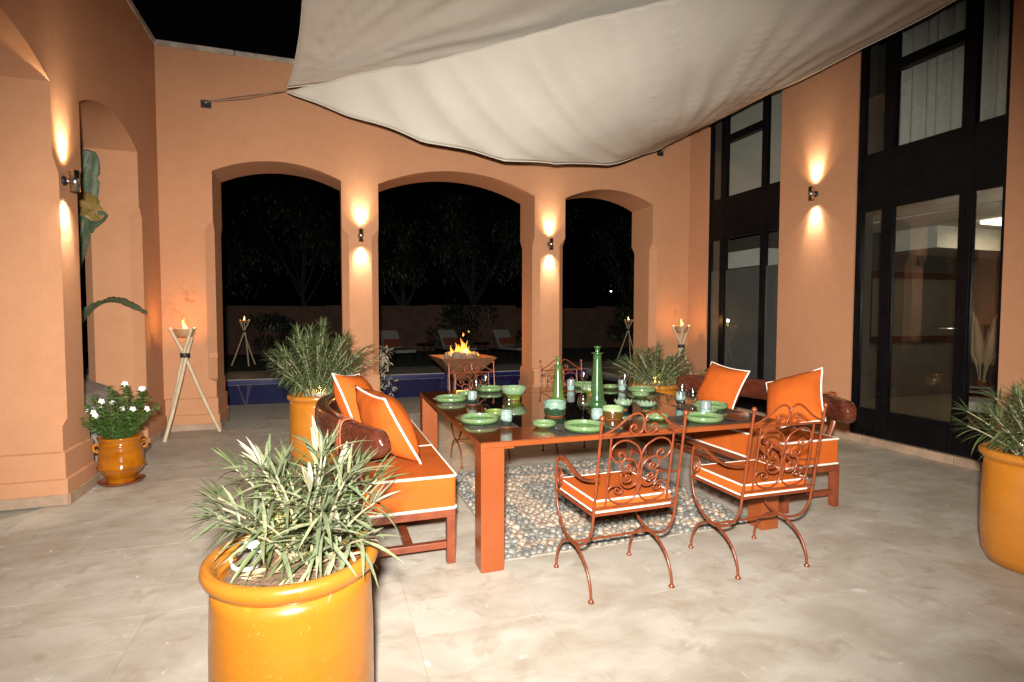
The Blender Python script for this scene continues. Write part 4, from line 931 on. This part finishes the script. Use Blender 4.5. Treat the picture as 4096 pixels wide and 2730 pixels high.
# ------------------------------------------------------------------ torches
def torch(label, loc, rz, e, angs=(0, 120, 240)):
    o = thing('tripod_torch', label, 'torch', loc, rz, 'tripod stick torches')
    for k in range(3):
        a = R(angs[k]); rb, rt_ = .37, .155
        d = Vector((math.cos(a), math.sin(a), 0)); s = Vector((-math.sin(a), math.cos(a), 0)) * .022
        P = [d * rb, d * rb * .52 + s * .6 + Vector((0, 0, .45)), s + Vector((0, 0, .99)), -d * rt_ * .55 + s * .8 + Vector((0, 0, 1.18)), -d * rt_ + s + Vector((0, 0, 1.33))]
        MB().tube(spline(P, 5), [.021 + .0015 * math.sin(i * 1.7 + k) for i in range(21)], 9).build('pole', 'torch_wood', o)
    MB().lathe([(.052, .965), (.054, .968), (.054, 1.015), (.052, 1.018)], 14).build('strap', 'black_strap', o)
    MB().lathe([(.075, 1.215), (.085, 1.22), (.112, 1.30), (.116, 1.318), (.110, 1.318), (.10, 1.29), (.01, 1.275)], 28).build('bowl', 'clay_bowl', o)
    fl_ = MB(); n = 10
    prof = [(.014, 0), (.022, .02), (.021, .05), (.017, .08), (.012, .11), (.008, .135), (.001, .155)]
    vs = []; fs = []
    for i, (rr, z) in enumerate(prof):
        ox, oy = .014 * math.sin(i * 1.1 + rz * 3), .010 * math.cos(i * 1.3)
        for k in range(n): vs.append((ox + rr * math.cos(2 * math.pi * k / n), oy + rr * math.sin(2 * math.pi * k / n), 1.285 + z))
    for i in range(len(prof) - 1):
        for k in range(n): fs.append((i * n + k, i * n + (k + 1) % n, (i + 1) * n + (k + 1) % n, (i + 1) * n + k))
    fl_.add(vs, fs, True).build('flame', 'flame_core', o)
    lamp('torch_flame_light', 'POINT', (0, 0, 1.40), e, (1, .48, .14), parent=o, size=.03)
torch('stick tripod torch burning against the wall beside the first arch', (-1.64, 7.62, 0), 0, 9, (24, 138, 244))
torch('stick tripod torch burning in the corner beside the narrow window', (5.50, 7.58, 0), 1.2, 9)
torch('stick tripod torch burning on the lawn beyond the first arch', (-2.25, 17.6, .03), .9, 7)
torch('stick tripod torch burning past the pool beyond the third arch', (9.7, 16.3, .03), .2, 7)

# ------------------------------------------------------------------ wall lamps
def sconce(label, loc, out, e=85):
    o = thing('wall_lamp', label, 'wall lamp', loc, 0, 'steel up and down wall lamps'); out = Vector(out)
    b = MB().lathe([(.031, -.082), (.034, -.085), (.034, .085), (.031, .082), (.029, .06), (.001, .06)], 28); b.lathe([(.031, -.082), (.029, -.06), (.001, -.06)], 28)
    b.build('tube', 'steel', o)
    MB().lathe([(.028, .0), (.001, .001)], 20).build('lens', 'lamp_disc', o, loc=(0, 0, -.068)); MB().lathe([(.028, .0), (.001, .001)], 20).build('lens', 'lamp_disc', o, loc=(0, 0, .068))
    q = out.to_track_quat('Z', 'Y').to_euler()
    MB().lathe([(.016, -.06), (.016, -.034)], 16).build('arm', 'steel', o, rot=q)
    MB().lathe([(.036, -.077), (.038, -.074), (.038, -.066), (.034, -.062), (.016, -.056)], 24).build('wall_plate', 'bracket_black', o, rot=q)
    for sg, nm, wide in ((1, 'up_light', (1, .70, .34)), (-1, 'down_light', (1, .86, .62))):
        lamp(nm, 'SPOT', (0, 0, sg * .088), e, (1, .90, .72), aim=Vector((0, 0, sg)) - out * .33, parent=o, size=.02, angle=58, blend=1)
        lamp(nm + '_halo', 'SPOT', (0, 0, sg * .088), e * .28, wide, aim=Vector((0, 0, sg)) - out * .16, parent=o, size=.025, angle=104, blend=1)
sconce('steel wall lamp on the side arcade pier by the tropical leaves', (XL + .078, 5.31, 2.545), (1, 0, 0))
sconce('steel wall lamp on the pier between first and middle arch', (.474, YB - .078, 2.588), (0, -1, 0))
sconce('steel wall lamp on the pier between middle and third arch', (3.314, YB - .078, 2.591), (0, -1, 0))
sconce('steel wall lamp on the plaster strip between the two windows', (XR - .078, 5.40, 3.025), (-1, 0, 0))

# ------------------------------------------------------------------ shade sails, ropes, brackets
SL, SR, S3, S4 = Vector((-.41, 7.32, 4.225)), Vector((5.22, 7.60, 4.235)), Vector((5.62, 1.7, 4.50)), Vector((-.62, 1.3, 5.05))
def sail(label, A, B, C, eAB, eBC, eCA, focus, amp, seed, lift=0., seam=0):
    n = 90; vs = []; fs = []; idx = {}
    for i in range(n + 1):
        for j in range(n + 1 - i):
            a, b = i / n, j / n; c = 1 - a - b
            p = A * a + B * b + C * c + Vector(eAB) * (4 * a * b) + Vector(eBC) * (4 * b * c) + Vector(eCA) * (4 * c * a)
            d = p.xy - focus.xy; r_ = d.length; an = math.atan2(d.y, d.x)
            inner = min(1, 6 * min(1, 27 * a * b * c + .35 * (4 * a * b)))
            wv = math.sin(an * 34 + seed + 2.2 * mnoise.noise(Vector((an * 5, r_ * .5, seed)))); wv = (abs(wv) ** .7 * 1.6 - 1) * (.45 + .9 * abs(mnoise.noise(Vector((an * 7, r_ * .6, seed + 5))))) + mnoise.noise(Vector((an * 16, r_ * .5, seed + 3))) * .8
            p = p + Vector((0, 0, amp * wv * min(1, r_ / 1.6) * (1 - .5 * min(1, r_ / 6)) * (.35 + .65 * inner) + lift))
            p.z += .035 * mnoise.noise(Vector((p.x * 1.1, p.y * 1.1, seed + 9)))
            idx[(i, j)] = len(vs); vs.append(p)
    for i in range(n):
        for j in range(n - i):
            fs.append((idx[(i, j)], idx[(i + 1, j)], idx[(i, j + 1)]))
            if j < n - i - 1: fs.append((idx[(i + 1, j)], idx[(i + 1, j + 1)], idx[(i, j + 1)]))
    o = thing('shade_sail', label, 'shade sail')
    me = MB().add(vs, fs, True).build('canvas', 'canvas', o); me.modifiers.new('t', 'SOLIDIFY').thickness = .003
    E = ([(n - k, k) for k in range(n + 1)], [(0, n - k) for k in range(n + 1)], [(k, 0) for k in range(n + 1)])
    for ed in E: MB().tube([vs[idx[q]] + Vector((0, 0, -.002)) for q in ed], .007, 6).build('hem', 'canvas', o)
    if seam:
        row = int(n * (1 - seam)); P = [(i, row - 0) for i in range(0, n - row + 1)]
        MB().tube([vs[idx[(i, row)]] + Vector((0, 0, -.003)) for i in range(0, n - row + 1)], .006, 5).build('seam', 'canvas', o)
    return o
sail('large cream canvas shade sail sagging in front of the arcade wall', SL, SR, S3, (0, -1.0, -.84), (-.08, 0, -.09), (0, 0, -.12), SR, .040, 1.0)
sail('cream canvas shade sail overhead, upper one behind the long seam', SL, S3 + Vector((.30, .30, .06)), S4, (.22, .22, -.10), (0, .2, -.1), (.37, 0, -.10), SL, .030, 5.0, .025)
def bracket(label, loc, corner):
    o = thing('wall_bracket', label, 'bracket', loc)
    MB().box(-.06, .06, -.008, 0, -.05, .05).build('plate', 'bracket_black', o, bevel=.003)
    for x in (-.045, .045):
        for z in (-.035, .035): MB().lathe([(.006, 0), (.006, .003), (.003, .006)], 8).build('bolt', 'steel', o, loc=(x, -.008, z), rot=(R(90), 0, 0))
    P = [(.022 * math.cos(k * .524), -.03 + .022 * math.sin(k * .524), .01) for k in range(12)]
    MB().tube(P, .005, 6, closed=True).build('ring', 'steel', o)
    a = Vector(loc) + Vector((0, -.045, .01))
    for dz in (-.008, .008):
        tag(MB().tube([a + Vector((0, 0, dz)), a.lerp(corner, .5) + Vector((0, 0, dz * 2.2 - .01)), corner], .004, 6).build('tie_rope', 'rope'), ('upper' if dz > 0 else 'lower') + ' strand of tie rope holding the sail to ' + ('the first arch wall bracket' if loc[0] < 0 else 'the corner wall bracket'), 'rope', 'sail tie ropes')
bracket('small black wall bracket with rope above the first arch', (-1.406, YB - .001, 4.16), SL)
bracket('small black wall bracket beside the corner above the third arch', (5.30, YB - .001, 4.19), SR)

# ------------------------------------------------------------------ behind the side arcade: concrete and banana plant
prof = [(-3.7, .80), (-2.62, .80), (-2.42, .775), (-2.25, .70), (-2.12, .58), (-2.04, .42), (-2.01, .22), (-2.00, 0), (-3.7, 0)]
m = MB(); k = len(prof); m.add([(x, 6.28, z) for x, z in prof] + [(x, 7.08, z) for x, z in prof], [tuple(range(k)), tuple(range(2 * k - 1, k - 1, -1))] + [(i, k + i, k + (i + 1) % k, (i + 1) % k) for i in range(k)])
tag(m.build('concrete_ledge', 'concrete', bevel=.02), 'rough grey concrete ledge with curved end inside the side arch', 'ledge')
tag(MB().box(-3.7, -2.56, 7.085, 8.4, 0, .80).build('concrete_block', 'concrete', bevel=.02), 'grey concrete block carrying the brown glazed pot', 'block')
bn = thing('banana_plant', 'tall torn leaved banana plant in brown glazed pot behind the side arch', 'potted plant', (-2.80, 7.45, .80))
MB().lathe([(.12, .001), (.14, .006), (.165, .06), (.17, .15), (.168, .17), (.172, .175), (.168, .182), (.165, .22), (.17, .24), (.16, .245), (.15, .22), (.02, .21)], 32).build('pot', 'brown_glaze', bn)
def big_leaf(P, wid, seed, mat, tear=.25, ref=(.35, -.9, .25)):
    r = random.Random(seed); path = spline([Vector(q) for q in P], 10); n = len(path); m = MB()
    vs = []; fs = []
    for i, p in enumerate(path):
        t = i / (n - 1); tan = (path[min(i + 1, n - 1)] - path[max(i - 1, 0)]).normalized(); s = tan.cross(Vector(ref)).normalized(); nn = s.cross(tan)
        w_ = wid * math.sin(math.pi * min(1, .08 + t * .90)) ** .55 * (1 if r.random() > tear else r.uniform(.72, .95))
        for q in (-1, -.5, 0, .5, 1): vs.append(p + s * (q * w_) + nn * (abs(q) ** 1.3 * w_ * .35 + r.uniform(-.01, .01)))
    for i in range(n - 1):
        for k in range(4): fs.append((i * 5 + k, (i + 1) * 5 + k, (i + 1) * 5 + k + 1, i * 5 + k + 1))
    m.add(vs, fs, True); o = m.build('leaf', mat, bn); o.modifiers.new('t', 'SOLIDIFY').thickness = .003
    MB().tube(path, [.013 * (1 - .8 * i / n) + .002 for i in range(n)], 7).build('midrib', 'banana_leaf', o)
big_leaf([(.03, -.1, .95), (.20, -.3, 1.5), (.36, -.42, 2.05), (.47, -.45, 2.42)], .17, 1, 'banana_leaf', .1)
big_leaf([(.0, -.1, .9), (.10, -.3, 1.55), (.34, -.42, 1.82), (.54, -.45, 1.70)], .19, 2, 'banana_dry', .3)
big_leaf([(.02, 0, .8), (.14, -.2, 1.25), (.36, -.36, 1.62), (.60, -.45, 1.76)], .11, 3, 'banana_leaf', .3)
big_leaf([(-.05, -.1, .7), (.05, -.25, 1.1), (.18, -.38, 1.45), (.34, -.42, 1.72)], .15, 4, 'banana_leaf', .2)
big_leaf([(.05, -.02, .24), (.24, -.2, .58), (.48, -.38, .80), (.70, -.48, .82), (.95, -.52, .70)], .085, 5, 'banana_leaf', .08, (.15, -.35, 1))
big_leaf([(.02, 0, .24), (.10, -.03, .5), (.16, -.06, .78)], .05, 6, 'banana_leaf', 0)
for k, (x, y) in enumerate(((.05, -.05), (-.06, .02), (.0, .06))): MB().tube([(x, y, .2), (x * .8, y * .6 - .05, .6), (x * .4, -.12, 1.0)], [.05, .04, .03], 10).build('stalk', 'banana_leaf', bn)
fo = MB(); r = random.Random(9)
for k in range(60): a = r.uniform(0, 6.28); fo.add(*leaf_mesh(.3, .3, .4, 4), True, basis(Vector((.05 * math.cos(a), .05 * math.sin(a), .22 + r.uniform(0, .12))), Vector((math.cos(a), math.sin(a), r.uniform(.1, 1))), 0, r.uniform(.1, .2)))
fo.build('low_leaves', 'dark_leaf', bn)['kind'] = 'stuff'

# ------------------------------------------------------------------ pool, garden
struct(MB().box(-3.4, 7.0, 10.06, 13.98, -1.4, -1.3).build('pool_floor', 'pool_tile'))
struct(MB().add([(-3.39, 10.063, -.07), (6.99, 10.063, -.07), (6.99, 13.977, -.07), (-3.39, 13.977, -.07)], [(0, 1, 2, 3)]).build('pool_water', 'water'), 'still dark blue pool water')
struct(MB().box(-3.4, 7.0, 10.052, 10.062, -1.3, -.013).build('pool_wall_near', 'pool_tile')); struct(MB().box(-3.4, 7.0, 13.978, 13.99, -1.3, -.02).build('pool_wall_far', 'pool_tile'))
pk = struct(MB().box(-12, 14, 13.991, 16.0, -.2, -.02).build('pool_paving', 'grout'))
for i in range(-9, 14):
    for j in range(2): MB().box(i + .004, i + .996, 13.992 + j * 1.0, 14.984 + j * 1.0, -.0195, .0).build('paving_slab', 'stone_tile', pk)
pe = struct(MB().box(7.001, 14, 8.7, 13.99, -.2, -.004).build('pool_end_paving', 'stone_tile')); struct(MB().box(-12, -3.41, 8.7, 13.99, -.2, -.004).build('pool_side_paving', 'stone_tile'))
struct(MB().box(XR + .3, 14, -12, 8.69, -.3, -.2).build('ground_under_house', 'grout')); struct(MB().box(-12, -2.51, -3, 8.69, -.2, -.008).build('outer_paving', 'stone_tile'))
gv = []; gf = []
struct(MB().box(-120, 130, 16.001, 160, -.3, .0).build('lawn', 'grass'))
gw = thing('garden_wall', 'low dim reddish garden wall behind the loungers', 'wall', (0, 23, 0))
for i in range(-6, 7): MB().box(i * 4 + .004, i * 4 + 3.996, 0, .3, -.02, 1.9 + .06 * math.sin(i * 2.3)).build('wall_bay', 'garden_wall', gw)
def lounger(label, x, y, rz):
    o = thing('sun_lounger', label, 'sun lounger', (x, y, 0), rz, 'sun loungers on the lawn')   # foot end towards local -y
    for sx in (-.31, .31):
        MB().box(sx - .02, sx + .02, -.95, .95, .26, .30).build('side_rail', 'black_frame', o)
        for yy in (-.85, .75): MB().box(sx - .02, sx + .02, yy - .02, yy + .02, 0, .258).build('leg', 'black_frame', o)
    MB().box(-.33, .33, -.98, .25, .305, .41).build('mattress', 'lounger_canvas', o, bevel=.03)
    b = MB().box(-.33, .33, 0, .78, 0, .10).build('backrest', 'lounger_canvas', o, bevel=.03, loc=(0, .26, .32), rot=(R(52), 0, 0))
    MB().box(-.30, .30, .06, .36, .101, .19).build('orange_pillow', 'lounger_pillow', b, bevel=.04)
    for sx in (-.28, .28): MB().tube([(sx, .62, .28), (sx, .72, .80)], .015, 6).build('back_prop', 'black_frame', o)
    return o
lounger('sun lounger half hidden by the pale shrub', 2.15, 18.3, R(14)); lounger('sun lounger directly behind the flames of the fire bowl', 4.25, 18.7, R(14)); lounger('sun lounger furthest from the pale shrub, beside the pier', 6.2, 18.4, R(14))
def side_table(label, x, y):
    o = thing('garden_table', label, 'table', (x, y, 0), 0, 'round garden tables')
    MB().lathe([(.30, .50), (.31, .505), (.31, .525), (.30, .53), (.001, .53)], 24).build('table_top', 'black_frame', o)
    for k in range(3): a = k * 2.09; MB().tube([(.25 * math.cos(a), .25 * math.sin(a), 0), (.06 * math.cos(a), .06 * math.sin(a), .26), (.2 * math.cos(a), .2 * math.sin(a), .5)], .012, 6).build('leg', 'black_frame', o)
side_table('small dark round garden table nearer the pale shrub', 3.25, 18.8); side_table('small dark round garden table between fire and last lounger', 5.25, 18.9)

# fire bowl
FB = (2.19, 9.10, 0)
fb = thing('fire_bowl', 'rusty steel pyramid fire bowl burning beside the pool', 'fire bowl', FB, R(3))
rim, bot = .47, .10; vs = [(sx * rim, sy * rim, .79) for sx, sy in ((-1, -1), (1, -1), (1, 1), (-1, 1))] + [(sx * bot, sy * bot, .38) for sx, sy in ((-1, -1), (1, -1), (1, 1), (-1, 1))]
vs += [(x * .97, y * .97, z + .004) for x, y, z in vs[:4]] + [(x * .85, y * .85, z + .03) for x, y, z in vs[4:]]
MB().add(vs, [(0, 1, 5, 4), (1, 2, 6, 5), (2, 3, 7, 6), (3, 0, 4, 7), (7, 6, 5, 4), (8, 12, 13, 9), (9, 13, 14, 10), (10, 14, 15, 11), (11, 15, 12, 8), (12, 15, 14, 13), (0, 8, 9, 1), (1, 9, 10, 2), (2, 10, 11, 3), (3, 11, 8, 0)]).build('bowl', 'rusty_steel', fb)
for sx in (-1, 1):
    for sy in (-1, 1): MB().box(sx * .19 - .018, sx * .19 + .018, sy * .19 - .018, sy * .19 + .018, 0, .50).build('leg', 'rusty_steel', fb)
r = random.Random(6)
for k in range(15):
    a = r.uniform(0, 6.28); rr = r.uniform(.05, .30); v, f = PM[k % 6]; q = MB().add(v, f, True).build('stone', 'charred_stone', fb); s = r.uniform(.06, .10)
    q.matrix_local = Matrix.Translation((rr * math.cos(a), rr * math.sin(a), .77 + r.uniform(0, .09) * (1 - rr * 2))) @ Matrix.Rotation(a * 3, 4, 'Z') @ Matrix.Diagonal((s, s * .8, s * .75, 1))
def tongue(x, y, z, h, rad, seed, mat):
    n = 12; S = 12; vs = []; fs = []; r = random.Random(seed); p1, p2 = r.uniform(0, 6), r.uniform(0, 6)
    for i in range(S + 1):
        t = i / S; rr = rad * (math.sin(math.pi * min(1, (t * .82 + .16))) ** .9) * (1 - t) ** .35; ox = rad * .9 * math.sin(t * 5 + p1) * t; oy = rad * .5 * math.sin(t * 4 + p2) * t
        for k in range(n): a = 2 * math.pi * k / n; q = rr * (1 + .25 * math.sin(2 * a + t * 6 + p1)); vs.append((x + ox + q * math.cos(a), y + oy + q * .6 * math.sin(a), z + h * t))
    for i in range(S):
        for k in range(n): fs.append((i * n + k, i * n + (k + 1) % n, (i + 1) * n + (k + 1) % n, (i + 1) * n + k))
    MB().add(vs, fs, True).build('flame', mat, fb)
for i, (x, y, h, rad, mt) in enumerate(((-.10, .0, .30, .045, 'flame'), (-.16, .05, .24, .04, 'flame'), (.0, -.03, .40, .06, 'flame'), (.06, .02, .28, .055, 'flame_core'), (.12, -.02, .22, .045, 'flame'), (.03, -.06, .20, .06, 'flame_core'), (-.05, .03, .26, .05, 'flame'), (.10, .05, .34, .035, 'flame'), (.28, -.02, .09, .02, 'flame'))):
    tongue(x, y, .79, h * .8, rad * .8, i, mt)
tongue(.015, -.02, 1.13, .07, .014, 20, 'flame'); tongue(.12, .0, 1.20, .03, .012, 21, 'flame')
lamp('fire_light', 'POINT', (0, 0, 1.12), 30, (1, .42, .10), parent=fb, size=.12)

# plants beyond the arcade
def shrub(name, label, loc, rad, hgt, nl, ls, mat, seed, group=None, trunk=None, lw=.35):
    o = thing(name, label, 'shrub' if trunk is None else 'tree', loc, 0, group); r = random.Random(seed); lf = leaf_mesh(.3, .3, lw, 2); m = MB()
    z0 = 0 if trunk is None else trunk
    clumps = [(Vector((r.gauss(0, .45), r.gauss(0, .45), r.uniform(-.6, .9))), r.uniform(.28, .5)) for _ in range(12 if trunk is None else 26)]
    for k in range(nl):
        c, s = r.choice(clumps); d = Vector((r.gauss(0, 1), r.gauss(0, 1), r.gauss(0, 1))).normalized() * s * r.random() ** .4; q = c + d
        p = Vector((q.x * rad, q.y * rad, z0 + hgt * (.5 + q.z * .45))); m.add(*lf, True, basis(p, d + Vector((0, 0, r.uniform(-.5, .4))), r.uniform(-1, 1), ls * r.uniform(.6, 1.3)))
    m.build('crown' if trunk else 'foliage', mat, o)
    if trunk:
        tr = spline([(0, 0, 0), (.12, .05, trunk * .5), (-.05, 0, trunk), (.1, .1, trunk + hgt * .5)], 6)
        t_ = MB().tube(tr, [.16 * (1 - .7 * i / len(tr)) for i in range(len(tr))], 9).build('trunk', 'trunk', o)
        for k in range(7):
            a = r.uniform(0, 6.28); z = trunk * r.uniform(.7, 1.1); MB().tube(spline([(0, 0, z), (math.cos(a) * rad * .4, math.sin(a) * rad * .4, z + hgt * .3), (math.cos(a) * rad * .8, math.sin(a) * rad * .8, z + hgt * .65)], 4), [.06 * (1 - .8 * i / 8) for i in range(9)], 6).build('limb', 'trunk', t_)
    else:
        for k in range(4): a = k * 1.6; MB().tube([(0, 0, 0), (rad * .3 * math.cos(a), rad * .3 * math.sin(a), hgt * .6)], .012, 5).build('stem', 'trunk', o)
    return o
shrub('pale_shrub', 'pale leaved shrub peeking out beside the lamp pier at the pool', (.80, 9.35, 0), .24, .95, 420, .07, 'oleander_tip', 1)
for i, (x, y, rad, h, t, lb) in enumerate(((-4.5, 26, 2.4, 4.6, 2.0, 'dim leafy tree beyond the garden wall, first arch side'), (-1.0, 28, 2.2, 5.0, 2.6, 'dim tall tree beyond the wall seen through first arch'), (3.4, 25.5, 1.9, 4.4, 2.0, 'dim bare limbed tree seen in middle arch, pale shrub side'), (6.8, 26, 2.2, 5.2, 2.2, 'dim rounded tree seen in the middle arch over the flames'), (10.5, 27, 2.5, 5.0, 2.4, 'dim tree at the pier side of the middle arch'), (15, 25, 2.3, 4.6, 2.2, 'dim dark tree seen through the third arch'), (19, 27, 2.6, 5.5, 2.4, 'dim dark tree beyond third arch near the window corner'))):
    shrub('garden_tree', lb, (x, y, 0), rad, h, 4200, .17, 'dark_leaf', 30 + i, 'dim trees beyond the garden wall', t)
for i, (x, y, rad, h, lb) in enumerate(((5.2, 21.6, .9, 2.3, 'dark rounded bush against the garden wall above the flames'), (-1.5, 21.8, .8, 1.4, 'low dark bush on the lawn seen in the first arch'), (12.5, 21.5, 1.1, 2.6, 'dark bush against the wall seen in the third arch'), (8.3, 21.5, .7, 1.3, 'low dark bush near the last lounger'))):
    shrub('garden_bush', lb, (x, y, 0), rad, h, 1300, .17, 'dark_leaf', 50 + i, 'dark bushes along the garden wall')
pt = thing('palm_trunk', 'pale slender palm trunk standing beyond the middle arch near its pier', 'tree', (7.55, 20.5, 0))
MB().tube([(0, 0, 0), (.03, 0, 1.2), (-.02, 0, 2.6), (.05, 0, 5.5)], [.14, .11, .11, .09], 10).build('trunk', 'trunk', pt)
crown = MB(); r = random.Random(77)
for k in range(16):
    a = k * .393; v, f = leaf_mesh(.4, .7, .18, 6); crown.add(v, f, True, basis(Vector((.05, 0, 5.5)), Vector((math.cos(a), math.sin(a), .5)), 0, 1.7))
crown.build('crown', 'dark_leaf', pt)
for (x, y, z, s, lb) in ((16.6, 30, 3.0, .05, 'white distant lamp glowing high in the third arch'), (17.6, 32, 1.85, .035, 'lower white distant lamp glowing in the third arch'), (18.0, 31.5, 2.05, .035, 'lower orange distant lamp glowing in the third arch')):
    tag(MB().lathe([(.001, -s), (s * .7, -s * .7), (s, 0), (s * .7, s * .7), (.001, s)], 12).build('distant_lamp', 'far_light', loc=(x, y, z)), lb, 'lamp', 'distant lamps')
